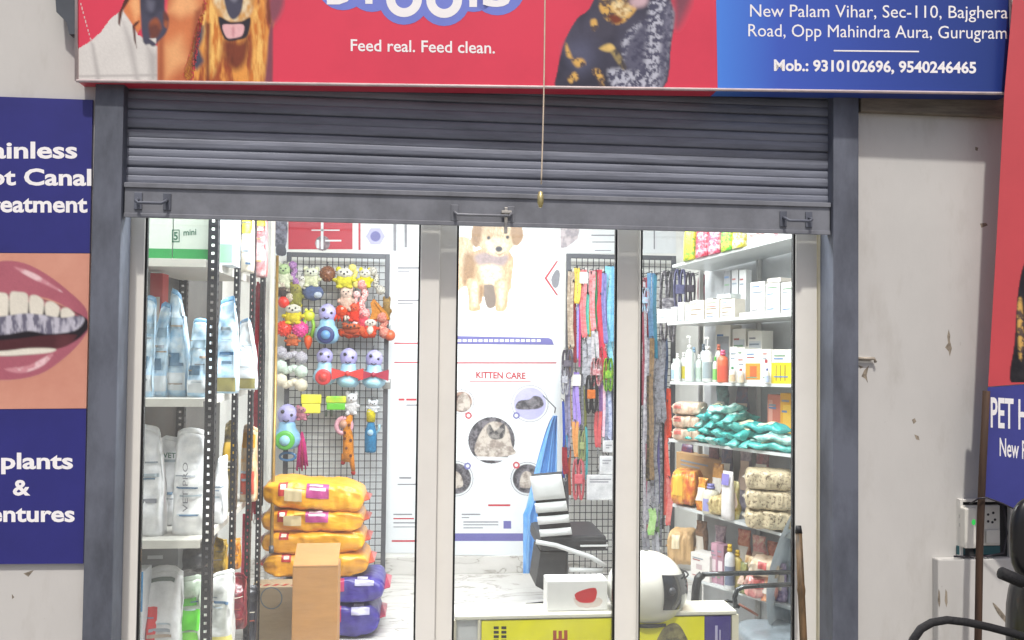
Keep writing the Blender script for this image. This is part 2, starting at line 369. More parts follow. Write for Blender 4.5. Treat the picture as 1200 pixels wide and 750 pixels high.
# ---------------------------------------------------------------- shop sign above the shutter
bl, br = P(90, 95, -.17), P(1186, 110, -.23)
sx = (br-bl).normalized(); sn = Vector((sx.y, -sx.x, 0)).normalized(); SP = Plane(bl, sn); sv = sn.cross(sx)*-1
if sv.z < 0: sv = -sv
sg = thing('shop_sign', 'wide red and blue printed shop sign above the shutter with dogs and a slogan', 'sign', bl)
W = (br-bl).length; Hs = 1.15
back = -sn*.09
def sgn_panel(n, x0, x1, m_, th=-.09):
    a = bl+sx*x0; b = bl+sx*x1
    M().poly([a, b, b+sv*Hs, a+sv*Hs], sn*th).build(n, m_, sg)
xs = (SP.at(841, 100)-bl).dot(sx)
RED = mat('dc4058', .35, var=.06, scale=2); 
sgn_panel('red_panel', 0, xs-.0005, RED)
def blue_grad():
    m = bpy.data.materials.new('printed_blue'); m.use_nodes = True; t = m.node_tree; b = t.nodes['Principled BSDF']; L = t.links.new
    tc = t.nodes.new('ShaderNodeTexCoord'); sp = t.nodes.new('ShaderNodeSeparateXYZ'); L(tc.outputs['Generated'], sp.inputs[0])
    r = t.nodes.new('ShaderNodeValToRGB'); L(sp.outputs[0], r.inputs[0]); e = r.color_ramp.elements
    e[0].position = 0; e[0].color = (*lin('4a86e4'), 1); e[1].position = 1; e[1].color = (*lin('1c3478'), 1); n = e.new(.22); n.color = (*lin('3c5abc'), 1); n = e.new(.55); n.color = (*lin('30489f'), 1)
    L(r.outputs[0], b.inputs['Base Color']); b.inputs['Roughness'].default_value = .35; return m
sgn_panel('blue_panel', xs, W, blue_grad())
def print_mat():
    m = bpy.data.materials.new('printed_picture'); m.use_nodes = True; t = m.node_tree; b = t.nodes['Principled BSDF']
    at = t.nodes.new('ShaderNodeVertexColor'); at.layer_name = 'Print'; t.links.new(at.outputs[0], b.inputs['Base Color']); b.inputs['Roughness'].default_value = .4; return m
PRINT = print_mat()
_rs = np.random.RandomState(5); _lat = _rs.rand(256, 256)
def vnoise(x, y):
    xi = np.floor(x).astype(int); yi = np.floor(y).astype(int); fx = x-xi; fy = y-yi; fx = fx*fx*(3-2*fx); fy = fy*fy*(3-2*fy)
    g_ = lambda i, j: _lat[i % 256, j % 256]
    return (g_(xi, yi)*(1-fx)+g_(xi+1, yi)*fx)*(1-fy)+(g_(xi, yi+1)*(1-fx)+g_(xi+1, yi+1)*fx)*fy
def fbm(x, y): return (vnoise(x, y)*.5+vnoise(x*2.1+7, y*2.1)*.28+vnoise(x*4.3, y*4.3+3)*.22)
def sdist(px, py, pts):
    d = np.full(px.shape, 1e9); ins = np.zeros(px.shape, bool); n = len(pts)
    for i in range(n):
        (ax, ay), (bx_, by_) = pts[i], pts[(i+1) % n]; ex, ey = bx_-ax, by_-ay; L2 = ex*ex+ey*ey+1e-12
        t = np.clip(((px-ax)*ex+(py-ay)*ey)/L2, 0, 1); d = np.minimum(d, (px-ax-t*ex)**2+(py-ay-t*ey)**2)
        c = ((ay > py) != (by_ > py)) & (px < (bx_-ax)*(py-ay)/((by_-ay) if abs(by_-ay) > 1e-9 else 1e-9)+ax); ins ^= c
    d = np.sqrt(d); return np.where(ins, -d, d)
def pic(parent, pl, name, layers, off0=.0015, bg=None, soft=.7, ymin=-110, clip=None):
    """a printed picture: soft edged colour areas on a fine flat sheet; layers: (outline, ink[, softness])"""
    al = [p for l in layers for p in l[0]]; x0 = min(p[0] for p in al)-1; x1 = max(p[0] for p in al)+1; y0 = max(ymin, min(p[1] for p in al)-1); y1 = max(p[1] for p in al)+1
    st = max(.5, math.sqrt((x1-x0)*(y1-y0)/16000)); nx, ny = int((x1-x0)/st)+2, int((y1-y0)/st)+2
    gx, gy = np.meshgrid(np.linspace(x0, x1, nx), np.linspace(y0, y1, ny)); s_ = mpp((x0+x1)/2, (y0+y1)/2, pl.o.y)
    colr = np.zeros((ny, nx, 3)); colr[:] = lin(bg) if bg else PC[layers[0][1].name][0]; cov = np.zeros((ny, nx))
    hard = np.zeros((ny, nx), bool)
    for k, l in enumerate(layers):
        c, c2, sc, stt, th = PC[l[1].name]; sf = l[2] if len(l) > 2 else soft; sdv = sdist(gx, gy, l[0]); a = np.clip(.5-sdv/(2*sf), 0, 1); a = a*a*(3-2*a)
        if not l[0]: continue
        wob = fbm(gx*sc*s_*stt[0]+k*17.3, gy*sc*s_*stt[2]+k*5.1); f = np.clip((wob-th[0])/(th[1]-th[0]), 0, 1)[..., None]
        ink = np.array(c2)*(1-f)+np.array(c)*f; ink = ink*(.9+.2*fbm(gx*.9+k, gy*.9))[..., None]
        colr = colr*(1-a[..., None])+ink*a[..., None]; cov = np.maximum(cov, a); hard |= sdv < (0 if not bg else 9)
    if not bg: keep = cov > .35
    else: keep = cov > .02
    if clip: keep &= clip(gx, gy)
    vs = [pl.at(x, y, off0*.25) for x, y in zip(gx.ravel(), gy.ravel())]; m = M()
    kf = keep[:-1, :-1] & keep[1:, :-1] & keep[:-1, 1:] & keep[1:, 1:]
    idx = np.argwhere(kf); m.add(vs, [(i*nx+j, i*nx+j+1, (i+1)*nx+j+1, (i+1)*nx+j) for i, j in idx.tolist()])
    o = m.build(name, PRINT, parent); ca = o.data.color_attributes.new('Print', 'FLOAT_COLOR', 'POINT')
    rgba = np.ones((ny*nx, 4), np.float32); rgba[:, :3] = colr.reshape(-1, 3); ca.data.foreach_set('color', rgba.ravel()); return o
c7 = lambda pts: [(90+x/4.615, y/4.615) for x, y in pts]
c8 = lambda pts: [(600+x/4.615, y/4.615) for x, y in pts]
SKIN = mat('d9824f', .4, var=.06, scale=3, c2='b8643c', thr=(.3, .7)); FUR = mat('e39a48', .4, scale=22, c2='9c4a26', thr=(.36, .64), stretch=(2.4, 1, .55)); FURL = mat('f2c06a', .4, scale=26, c2='c9762f', thr=(.34, .62), stretch=(2.6, 1, .5)); SLATE = mat('474658', .4, var=.1, scale=8, c2='31303f')
MUZ = mat('a65a34', .4, scale=12, c2='6a3a30'); INK = mat('2a2630', .4, var=.1); CLOTH = mat('d9d6d2', .4, var=.04, scale=4); PINKT = mat('e8b5b8', .4, var=.03)
SILV = mat('b8bac8', .4, scale=75, c2='4c4c62', thr=(.42, .58)); GOLD = mat('d8ab5c', .4, scale=55, c2='5a4a44', thr=(.4, .55))
SCL = lambda x, y: (y < 94.6+(x-90)*.01368) & (x > 90.6)
FOLD = mat('b4b0ae', .4, var=.05); SKINL = mat('f0b078', .4, var=.05, scale=6); SKIND = mat('a85a38', .4, var=.1, scale=6); HAIR = mat('5a2c22', .4, var=.2, scale=30); BROWN = mat('7c3a22', .4, var=.2, scale=30, stretch=(2.4, 1, .5)); MAUVE = mat('8a4a5a', .4, var=.1)
pic(sg, SP, 'woman_picture', [
    (c7([(4, 445), (4, 262), (75, 222), (130, 170), (180, 100), (255, 45), (300, 130), (330, 185), (400, 235), (438, 250), (438, 445)]), CLOTH),
    (c7([(75, 225), (92, 240), (130, 445), (108, 445)]), FOLD, 3), (c7([(250, 120), (300, 230), (340, 445), (320, 445), (280, 260)]), FOLD, 5), (c7([(10, 408), (436, 400), (436, 412), (10, 418)]), FOLD, 1.5), (c7([(380, 250), (432, 300), (430, 445), (400, 445)]), FOLD, 5),
    (c7([(250, 60), (290, -20), (290, -460), (350, -460), (350, 150), (330, 180), (300, 130)]), SKIN, 1.2), (c7([(290, 20), (330, -60), (345, 60), (318, 110)]), SKINL, 5),
    (c7([(438, 445), (436, 180), (490, 110), (500, -460), (700, -460), (690, 60), (640, 170), (612, 445)]), SKIN, 1.2),
    (c7([(500, 60), (560, -100), (640, -40), (660, 60), (560, 90)]), SKINL, 9), (c7([(470, 250), (560, 200), (600, 330), (480, 420)]), SKINL, 11), (c7([(640, 60), (690, 20), (660, 160), (615, 445), (600, 445), (622, 200)]), SKIND, 4), (c7([(440, 190), (470, 150), (470, 445), (440, 445)]), SKIND, 4),
    (smoothpts(c7([(345, -450), (480, -450), (475, 40), (497, 100), (485, 175), (440, 225), (420, 250), (395, 240), (350, 170)])), SLATE, 1.4),
    (smoothpts(c7([(390, 130), (430, 95), (458, 150), (432, 205), (400, 205)])), MUZ, 2.5), (c7([(395, 210), (430, 206), (428, 236)]), CLOTH, 1), (smoothpts(c7([(470, 60), (496, 90), (488, 150), (470, 130)])), MUZ, 2),
    (smoothpts(c7([(380, 0), (420, 10), (410, 60), (385, 50)])), mat('6a6a7c', .4), 4),
    (c7([(225, 70), (240, 40), (262, -20), (300, -460), (312, -460), (285, 0), (248, 60), (232, 140), (224, 130)]), HAIR, .9), (c7([(300, 140), (318, 120), (340, 110), (336, 122), (316, 145), (318, 200), (324, 262), (310, 220)]), HAIR, .9),
    (c7([(12, 0), (20, 0), (78, 212), (72, 216)]), CLOTH, .6)], bg='dc4058', soft=1.0, clip=SCL)
pic(sg, SP, 'retriever_picture', [
    (smoothpts(c7([(606, 446), (620, 270), (650, 140), (690, 60), (700, -200), (760, -470), (980, -470), (1030, -200), (1035, 20), (1065, 120), (1045, 200), (1022, 446)])), FUR, 2),
    (c7([(618, 350), (640, 200), (690, 110), (720, 120), (690, 200), (660, 260), (690, 330), (650, 380)]), SLATE, 3.5),
    (c7([(1016, 446), (1036, 200), (1050, 120), (1062, 120), (1060, 446)]), MAUVE, 2), (smoothpts(c7([(1035, 0), (1120, -10), (1100, 80), (1050, 130)])), MAUVE, 5),
    (smoothpts(c7([(700, 0), (750, -60), (765, 80), (790, 200), (770, 320), (720, 420), (690, 250)])), FURL, 5),
    (smoothpts(c7([(940, 90), (1000, 40), (1020, 240), (1000, 420), (920, 440), (960, 300)])), FURL, 5),
    (smoothpts(c7([(800, 220), (880, 230), (930, 200), (920, 320), (860, 380), (800, 320)])), BROWN, 6), (c7([(700, 120), (720, 130), (716, 440), (700, 440)]), BROWN, 3), (smoothpts(c7([(1025, 20), (1035, -60), (1050, 110), (1035, 120)])), BROWN, 2),
    (smoothpts(c7([(660, 100), (700, 60), (690, 130), (672, 130)])), FURL, 1.5),
    (smoothpts(c7([(740, -10), (800, -80), (900, -80), (955, 0), (930, 95), (850, 120), (775, 95)])), mat('e6d3ae', .4, scale=20, c2='cf9a58', stretch=(1.5, 1, .8)), 3),
    (smoothpts(c7([(765, 92), (830, 118), (890, 115), (940, 96), (925, 190), (880, 215), (800, 212)])), INK, 1.4),
    (smoothpts(c7([(788, 138), (840, 132), (902, 135), (895, 190), (850, 206), (810, 202)])), PINKT, 1), (smoothpts(c7([(840, 150), (852, 150), (850, 195), (842, 195)])), mat('d08f96', .4), 2),
    (smoothpts(c7([(795, -40), (850, -60), (898, -40), (890, 60), (850, 105), (815, 70)])), SLATE, 1.4), (smoothpts(c7([(820, -20), (850, -30), (870, -10), (850, 10)])), mat('8a8a9a', .4), 3)], bg='dc4058', soft=1.2, clip=SCL)
pic(sg, SP, 'jacket_dog_picture', [
    (smoothpts(c8([(252, 491), (245, 380), (285, 220), (350, 100), (440, 0), (520, -400), (800, -400), (862, 10), (882, 80), (862, 230), (812, 488), (520, 495)])), SLATE, 1.4),
    (smoothpts(c8([(880, -100), (980, -60), (940, 80), (885, 150)])), MAUVE, 8),
    (smoothpts(c8([(560, 488), (520, 380), (590, 360), (600, 220), (660, 140), (730, 100), (745, 0), (800, -120), (850, 10), (872, 80), (852, 240), (806, 470), (700, 492)])), SILV, 4),
    (smoothpts(c8([(600, 360), (640, 210), (730, 120), (720, 300), (690, 380)])), mat('5c5c70', .4, scale=75, c2='44445a'), 5), (smoothpts(c8([(840, 30), (868, 80), (850, 240), (806, 480), (800, 300)])), mat('6c6c80', .4, scale=75, c2='4a4a60'), 4),
    (smoothpts(c8([(480, 60), (440, 180), (520, 210), (560, 150)])), mat('4a4858', .4), 8), (smoothpts(c8([(300, 260), (400, 230), (450, 330), (350, 400)])), mat('565870', .4), 14),
    (smoothpts(c8([(470, 20), (520, -80), (640, -60), (690, 0), (650, 80), (580, 132), (510, 108)])), GOLD, 2), (smoothpts(c8([(540, 20), (600, 10), (640, 50), (590, 90)])), mat('ecd8a8', .4, scale=60, c2='b08c58'), 5), (smoothpts(c8([(520, 90), (560, 80), (600, 110), (560, 128)])), BROWN, 3), (smoothpts(c8([(640, 0), (730, -20), (720, 30), (660, 40)])), mat('d4b4bc', .4), 4),
    (smoothpts(c8([(425, 110), (455, 105), (460, 150), (435, 165)])), GOLD, 2), (smoothpts(c8([(470, 262), (530, 235), (580, 290), (622, 365), (590, 372), (530, 280)])), mat('9c8a5c', .4, scale=40, c2='4a4444'), 2), (smoothpts(c8([(475, 262), (530, 238), (555, 262), (520, 280)])), mat('ecc878', .4), 2),
    (smoothpts(c8([(325, 320), (380, 318), (395, 350), (350, 362)])), GOLD, 2.5), (smoothpts(c8([(290, 230), (310, 270), (325, 315), (295, 300)])), GOLD, 2),
    (smoothpts(c8([(300, 420), (340, 390), (360, 420), (320, 450)])), GOLD, 2), (smoothpts(c8([(435, 380), (470, 375), (498, 430), (490, 480), (460, 430)])), GOLD, 2)], bg='dc4058', soft=1.2, clip=SCL)
LW = mat('f2f0f2', .4, var=.02); LB = mat('7482d4', .4, var=.04)
m = M(); m.k = 0
for (cx, cy, r_) in ((473.5, -1, 30), (520.5, 0, 30.5), (402, -19, 31), (436, -16, 30), (555, -16, 30), (583, -15, 33)): polypx(m, SP, circ(cx, cy, r_), .0016+.0002*(cx % 7))
m.build('logo_outline', LB, sg)
m = M()
for (cx, cy) in ((473.5, -1), (520.5, 0)): ringpx(m, SP, cx, cy, 21, 10.5, .0045)
text(m, 'D', SP, 383, 2, 416, 2, 44, .0045, .05); text(m, 'r', SP, 428, 2, 448, 2, 34, .0046, .05); text(m, 'l', SP, 550, 4, 559, 4, 48, .0046, .06); text(m, 's', SP, 566, 6, 598, 6, 38, .0046, .03)
text(m, 'Feed real. Feed clean.', SP, 411, 59.5, 580, 62.5, 13.5, .003, .012)
text(m, 'New Palam Vihar, Sec-110, Bajghera', SP, 879, 19.5, 1181, 21.5, 14.5, .003, .0)
text(m, 'Road, Opp Mahindra Aura, Gurugram', SP, 877, 42.5, 1180, 45.5, 14.5, .003, .0)
text(m, 'Mob.: 9310102696, 9540246465', SP, 907, 82.5, 1144, 85.5, 12.5, .003, .03)
polypx(m, SP, [(977, 58.6), (1077, 59.6), (1077, 61.2), (977, 60.2)], .003)
m.build('lettering', LW, sg)
M().tube([bl+sn*.004, br+sn*.004], .006, 6).tube([br+sn*.004, br+sn*.004+sv*Hs], .006, 6).tube([bl+sn*.004, bl+sn*.004+sv*Hs], .006, 6).build('edge_trim', mat('d8c9c9', .5), sg)

# pull cord with its weight
a = P(640, -60, -.42); pts = [P(640+(y+60)*-.0232+1.2*math.sin(y*.012), y, -.42) for y in range(-60, 228, 12)]
t = thing('pull_cord', 'thin pale cord hanging in front of the sign with a brass weight at its end', 'cord', pts[-1])
M().tube(pts, .0026, 6).build('string', mat('d9c9b4', .8), t)
e = P(633.5, 224, -.42)
M().lathe([(.002, 0), (.008, -.003), (.009, -.012), (.011, -.014), (.011, -.042), (.008, -.05), (.006, -.056), (.002, -.058)], e, 12).build('weight', mat('c9bf8f', .35, metal=.5, c2='8d7c3e'), t)

# ---------------------------------------------------------------- dental banner on the wall
DP = YP(-.115); db = thing('dental_banner', 'tall blue dental clinic banner with a mouth photograph on the wall', 'banner', P(50, 660, -.115))
BLUE = mat('2e2f7c', .45, var=.1, scale=2.5)
def banner_seg(n, yl0, yr0, yl1, yr1, xr0, xr1, mt):
    L_ = -150
    M().poly([DP.at(L_, yl0), DP.at(xr0, yr0), DP.at(xr1, yr1), DP.at(L_, yl1)], Vector((0, .012, 0))).build(n, mt, db)
banner_seg('blue_panel', 108, 117, 295.5, 296.6, 108.5, 105, BLUE)
banner_seg('photo_panel', 296, 297.1, 480.5, 478.5, 105, 101, mat('d49a86', .5, var=.05, scale=2, c2='c48573'))
banner_seg('blue_panel', 481, 479, 662, 660.5, 101, 97.5, BLUE)
c2_ = lambda pts: [(x/3.575, 280+y/3.575) for x, y in pts]
LIP = mat('ad6270', .4, var=.1, scale=3, c2='96505f'); LIP2 = mat('a85f6e', .4, var=.1, scale=3, c2='bb7c88'); TOOTH = mat('e2ddd0', .3, var=.05, scale=5); BRACE = mat('bdbbc8', .25, scale=26, c2='6a687a', thr=(.36, .60), stretch=(2.2, 1, .7)); GUM = mat('a8606a', .3, var=.1, scale=6); GLINT = mat('e6c4c8', .25, scale=20, c2='c98a94', thr=(.45, .6)); TONGUE = mat('5e3238', .4, var=.2); MOUTH = mat('231d24', .5, var=.15)
def mir(pts): return pts
lay = [(smoothpts(c2_([(-420, 350), (-300, 200), (-150, 120), (0, 92), (100, 100), (200, 150), (300, 228), (360, 290), (376, 350), (360, 340), (200, 250), (0, 240), (-200, 260)])), LIP),
       (smoothpts(c2_([(-420, 350), (-200, 470), (0, 480), (200, 470), (300, 420), (372, 370), (340, 430), (270, 500), (160, 570), (0, 592), (-200, 560), (-340, 470)])), LIP2),
       (smoothpts(c2_([(-400, 345), (-200, 250), (0, 232), (150, 245), (280, 290), (374, 345), (350, 400), (280, 445), (150, 480), (0, 490), (-200, 470)])), MOUTH),
       (smoothpts(c2_([(-160, 440), (60, 420), (180, 405), (300, 400), (320, 410), (260, 455), (100, 465), (-100, 470)])), TONGUE)]
for x0, x1, yt, yb in ((-250, -180, 262, 320), (-180, -100, 246, 330), (-98, -26, 230, 332), (-24, 36, 225, 330), (38, 118, 222, 322), (120, 184, 236, 312), (186, 250, 262, 318), (252, 312, 288, 330)):
    lay.append((smoothpts(c2_([(x0+4, yt+8), ((x0+x1)/2, yt), (x1-4, yt+10+(x1 > 180)*10), (x1, (yt+yb)/2+8), (x1-8, yb+8), ((x0+x1)/2, yb+12), (x0+6, yb)])), TOOTH))
lay.insert(5, (smoothpts(c2_([(-400, 345), (-200, 256), (0, 236), (150, 246), (280, 292), (340, 330), (250, 300), (100, 262), (0, 258), (-200, 285)])), GUM))
lay.append((smoothpts(c2_([(60, 118), (130, 138), (200, 178), (260, 222), (200, 196), (120, 158)])), GLINT)); lay.append((smoothpts(c2_([(20, 545), (120, 530), (220, 480), (180, 530), (90, 562)])), GLINT))
for x0 in range(-240, 300, 62): lay.append((smoothpts(c2_([(x0, 318), (x0+14, 316), (x0+16, 372), (x0+4, 374)])), TOOTH))
lay.append((smoothpts(c2_([(-300, 330), (-100, 325), (0, 325), (100, 312), (180, 318), (260, 330), (335, 322), (352, 345), (310, 385), (200, 398), (120, 385), (0, 402), (-200, 390)])), BRACE))
lay.append((smoothpts(c2_([(-200, 466), (0, 470), (120, 458), (228, 460), (210, 476), (100, 486), (0, 490), (-160, 480)])), TOOTH))
pic(db, DP, 'mouth_picture', [(p, q, 1.6) for p, q in lay], bg='d49a86', soft=1.4, clip=lambda x, y: (x < 101.5+(478-y)*.02) & (y > 297.5) & (y < 478) & (x > -149))
m = M()
text(m, 'Painless', DP, -28, 185, 90.5, 185, 18.5, .002, .028); text(m, 'Root Canal', DP, -53, 216, 107, 217, 18.5, .002, .028); text(m, 'Treatment', DP, -31, 248, 102.5, 248.5, 18.5, .002, .028)
text(m, 'Implants', DP, -35, 549, 85.5, 549, 18, .002, .028); text(m, '&', DP, 15, 580, 35.5, 580, 17.5, .002, .028); text(m, 'Dentures', DP, -36, 611, 87.5, 611, 18, .002, .028)
m.build('lettering', LW, db)

# floodlight at the sign's end
q = P(72, -6, -.2); s_ = mpp(72, 0, -.2)
fl = thing('floodlight', 'dark grey floodlight bracketed to the wall at the red sign end', 'lamp', q)
DG = mat('4c5159', .5, var=.1)
M().poly([P(x, y, -.165) for x, y in ((62, -40), (89, -40), (89, 40), (81, 40), (78, 26), (66, 14))], Vector((0, .04, 0))).build('housing', DG, fl)
a = P(80, 0, -.2); M().box((a.x-.012, -.124, a.z-.02), (a.x+.012, -.101, a.z+.02), .003).build('bracket', DG, fl)

# hook bolt on the wall beside the shutter guide
a = P(1011, 421, -.1)
hb = thing('wall_bolt', 'small white painted door bolt sticking out beside the shutter guide', 'bolt', a)
M().box((a.x-.04, -.105, a.z-.002), (a.x+.036, -.1001, a.z+.009), .002).build('plate', ALU, hb)
M().tube([(a.x-.03, -.115, a.z+.003), (a.x+.04, -.115, a.z+.003), (a.x+.046, -.115, a.z-.012)], .006, 8).build('pin', mat('a59b8e', .5, metal=.3), hb)

# socket box in its niche
nx0, nx1, nz0, nz1 = X(1121, -.1, 620), X(1183, -.1, 620), Z(655, -.1, 1150), Z(584, -.1, 1150)
sb = thing('socket_box', 'open white socket box with a plugged in adapter in the wall niche', 'socket', ((nx0+nx1)/2, -.1, nz0))
m = M()
for a, b in (((nx0, nz0), (nx0+.012, nz1)), ((nx1-.012, nz0), (nx1, nz1)), ((nx0+.0125, nz0), (nx1-.0125, nz0+.01)), ((nx0+.0125, nz1-.01), (nx1-.0125, nz1))): m.box((a[0], -.125, a[1]), (b[0], -.1001, b[1]), .002)
m.build('box_rim', ALU, sb)
M().box((nx0+.0126, -.1035, nz0+.0105), (nx1-.0126, -.1002, nz1-.0105)).build('recess', mat('2f2f33', .7, var=.2), sb)
wp = mat('d8d6cf', .45, var=.04)
def PX(px0, py0, px1, py1, y0, y1, bev=.003): a, b = P(px0, py1, y0), P(px1, py0, y0); return (a.x, y0, a.z), (b.x, y1, b.z)
m = M().box(*PX(1127, 592, 1172, 640, -.122, -.104), .005); m.build('switch_plate', wp, sb)
m = M(); 
for (x, y) in ((1158, 603), (1164, 601), (1163, 612), (1158, 611), (1166, 609)): polypx(m, YP(-.122), circ(x, y, 1.6, 10), .0012)
for (x, y) in ((1124.5, 605), (1124.5, 615), (1125, 630)): polypx(m, YP(-.122), [(x, y-2), (x+3, y-2), (x+3, y+2), (x, y+2)], .0012)
m.build('socket_hole', INK, sb)
M().box(*PX(1156, 621, 1172, 637, -.13, -.1225), .003).build('switch', wp, sb)
M().box(*PX(1131, 596, 1144, 643, -.16, -.1225), .006).build('adapter', mat('dedcd4', .4, var=.03), sb)
m = M(); polypx(m, YP(-.16), circ(1141, 612, 2.4, 10, ry=3.6), .0012); em = bpy.data.materials.new('green_led'); em.use_nodes = True
em.node_tree.nodes['Principled BSDF'].inputs['Emission Color'].default_value = (.05, .9, .15, 1); em.node_tree.nodes['Principled BSDF'].inputs['Emission Strength'].default_value = .35
em.node_tree.nodes['Principled BSDF'].inputs['Base Color'].default_value = (.05, .6, .1, 1); m.build('indicator_light', em, sb)
m = M().box(*PX(1123, 640, 1131, 650, -.118, -.1037)).box(*PX(1144.5, 640, 1172, 650, -.118, -.1037)); m.build('terminal_strip', mat('2d5f66', .5), sb)
M().tube([P(x, y, -.14) for x, y in ((1172, 585), (1177, 600), (1180, 625), (1176, 648), (1150, 653), (1118, 652))], .004, 6).build('cable', INK, sb)

# standing flex banner on a pole
bo = P(1160, 450, -.24); SB = Plane(bo, Vector((-.45, -.89, 0)))
sbn = thing('standing_banner', 'red and blue pet clinic banner tied to a wooden pole by the wall', 'banner', P(1150, 760, -.24))
def bpan(n, pts, mt): M().poly([SB.at(x, y) for x, y in pts], -SB.n*.006).build(n, mt, sbn)
bpan('red_sheet', [(1192, -60), (1177, 110), (1168, 280), (1158, 453), (1330, 440), (1330, -60)], mat('c94a52', .5, var=.06, scale=2))
bpan('blue_sheet', [(1157.6, 454), (1154, 520), (1149, 582), (1170, 588), (1200, 600), (1330, 640), (1330, 441)], mat('3f4390', .5, var=.1, scale=3))
FURD = mat('39353a', .5, scale=20, c2='6a5a4a', thr=(.4, .7)); BLK = mat('2e2b30', .5, scale=40, c2='1c1a20', thr=(.3, .7))
pic(sbn, SB, 'dog_picture', [(smoothpts([(1186, 452), (1189, 400), (1192, 350), (1197, 318), (1206, 290), (1202, 250), (1206, 205), (1214, 180), (1226, 196), (1240, 190), (1252, 176), (1262, 200), (1264, 245), (1258, 285), (1276, 330), (1284, 390), (1286, 440), (1240, 449)]), BLK, 1.2),
    (smoothpts([(1218, 250), (1232, 236), (1248, 248), (1250, 275), (1234, 288), (1220, 276)]), GOLD, 2), (circ(1222, 226, 3, 10), GOLD, 1), (circ(1246, 224, 3, 10), GOLD, 1), (circ(1234, 254, 5, 12), INK, 1), (circ(1222, 233, 2.4, 10), INK, .8), (circ(1246, 232, 2.4, 10), INK, .8),
    (smoothpts([(1192, 362), (1197, 350), (1200, 400), (1195, 422)]), GOLD, 2), (smoothpts([(1222, 330), (1250, 330), (1244, 400), (1228, 400)]), GOLD, 3)], bg='c94a52', clip=lambda x, y: y < 449)
m = M(); text(m, 'PET H', SB, 1161, 500, 1204, 503, 34, .003, .02); text(m, 'New P', SB, 1171.5, 534, 1203, 538, 21, .003, .012); m.build('lettering', LW, sbn)
M().tube([P(1156, 458, -.25), P(1151, 560, -.25), P(1148, 640, -.25), P(1146, 760, -.25), Vector((P(1146, 760, -.25).x-.01, -.25, 0))], .0135, 8).build('pole', mat('4c3628', .8, var=.35, scale=6, stretch=(6, 6, .4)), sbn)
M().tube([P(1136, 591, -.245), P(1147, 584, -.275), P(1156, 583, -.275), P(1175, 590, -.29), P(1200, 602, -.31)], .003, 6).build('tie', INK, sbn)

# leaning stick by the door
a = P(936, 625, -.06); b = P(942, 760, -.16)
st = thing('wooden_stick', 'worn brown bamboo stick leaning on the door frame', 'stick', (b.x, -.28, 0))
M().tube([a, a.lerp(b, .45), a.lerp(b, .5), a.lerp(b, .55), b, Vector((b.x+.02, -.28, 0))], [.013, .014, .0165, .014, .0145, .0145], 10).build('shaft', mat('6a5236', .6, var=.35, scale=7, stretch=(5, 5, .5), c2='2e2418'), st)
M().tube([a, a+(a-b).normalized()*.03], [.0145, .011], 10).build('cap', DARK, st)

# motor scooter standing at the wall
BK = mat('121216', .35, var=.2, coat=.3); BKR = mat('17171b', .75, bump=.4, bscale=90)
yy = -.9; c0 = P(1262, 672, yy)
sc_ = thing('parked_scooter', 'black motor scooter parked facing the wall, handlebar grip showing', 'scooter', (c0.x, yy, 0))
def sbox(n, px0, py0, px1, py1, y0, y1, bev, mt): M().box(*PX(px0, py0, px1, py1, y0, y1), bev).build(n, mt, sc_)
M().ball(P(1219, 632, yy+.05), (.10, .03, .135), 14, e=.7).build('mirror', BK, sc_)
M().ball((c0.x+.02, yy+.1, .80), (.155, .12, .25), 16, e=.75).ball((c0.x+.02, yy+.12, .48), (.19, .08, .28), 16, e=.6).build('body', BK, sc_)
M().tube([P(1196, 680, yy), P(1240, 690, yy), P(1290, 672, yy)], .014, 8).build('handlebar', BK, sc_)
M().tube([P(1171.5, 671, yy), P(1173, 671.3, yy), P(1198, 682, yy)], [.013, .019, .019], 12).build('grip', BKR, sc_)
pts = [P(x, y, -.85) for x, y in ((1064, 768), (1070, 750), (1079, 737), (1092, 729.5), (1110, 726.5), (1132, 729), (1160, 735), (1190, 743), (1230, 756))]
M().tube(pts, .0125, 10).build('guard_rail', BKR, sc_)
for dy in (.02, -1.15): M().lathe([(.12, -.05), (.2, -.05), (.235, -.03), (.24, 0), (.235, .03), (.2, .05), (.12, .05)], (c0.x+.02, yy+dy, .24), 24, Vector((1, 0, 0))).build('wheel', BKR, sc_)
M().ball((c0.x+.02, yy-.75, .72), (.14, .36, .07), 14, e=.8).build('seat', BKR, sc_)
M().ball((c0.x+.02, yy-.85, .5), (.16, .38, .18), 14, e=.75).box((c0.x-.12, yy-.6, .24), (c0.x+.16, yy+.05, .3), .02).build('rear_body', BK, sc_)

# ================================================================ INSIDE THE SHOP
# ---------------------------------------------------------------- posters on the rear wall
RW = YP(YB-.004)
PAPER = mat('dfe3e6', .5, var=.02, scale=3); VIOL = mat('6a68a8', .5, var=.06); PRED = mat('c02f40', .5, var=.06); PGREY = mat('8a8a92', .5, var=.1); LILAC = mat('b6b4dc', .5, var=.06)
def sheet(name, lab, quad, mt=PAPER, cat='poster'):
    c = [RW.at(x, y) for x, y in quad]; t = thing(name, lab, cat, c[3])
    M().poly(c, Vector((0, .0035, 0))).build('sheet', mt, t); return t
def bars(m, rows, pl=RW, off=.0025):
    for x0, y0, x1, y1 in rows: polypx(m, pl, [(x0, y0), (x1, y0), (x1, y1), (x0, y1)], off)
t = sheet('header_poster', 'red header poster with white lines high on the rear wall over the toy grid', [(338, 236), (413, 236), (413, 292), (338, 292)], PRED)
m = M(); bars(m, [(376, 252, 379, 292), (365, 269, 398, 270.5), (371, 281, 374, 291), (381, 281, 400, 283)]); m.build('printed_lines', PAPER, t)
pic(t, RW, 'printed_photo', [(circ(378, 285, 9), mat('6a5a60', .5, scale=30, c2='a89098'))], .0015)
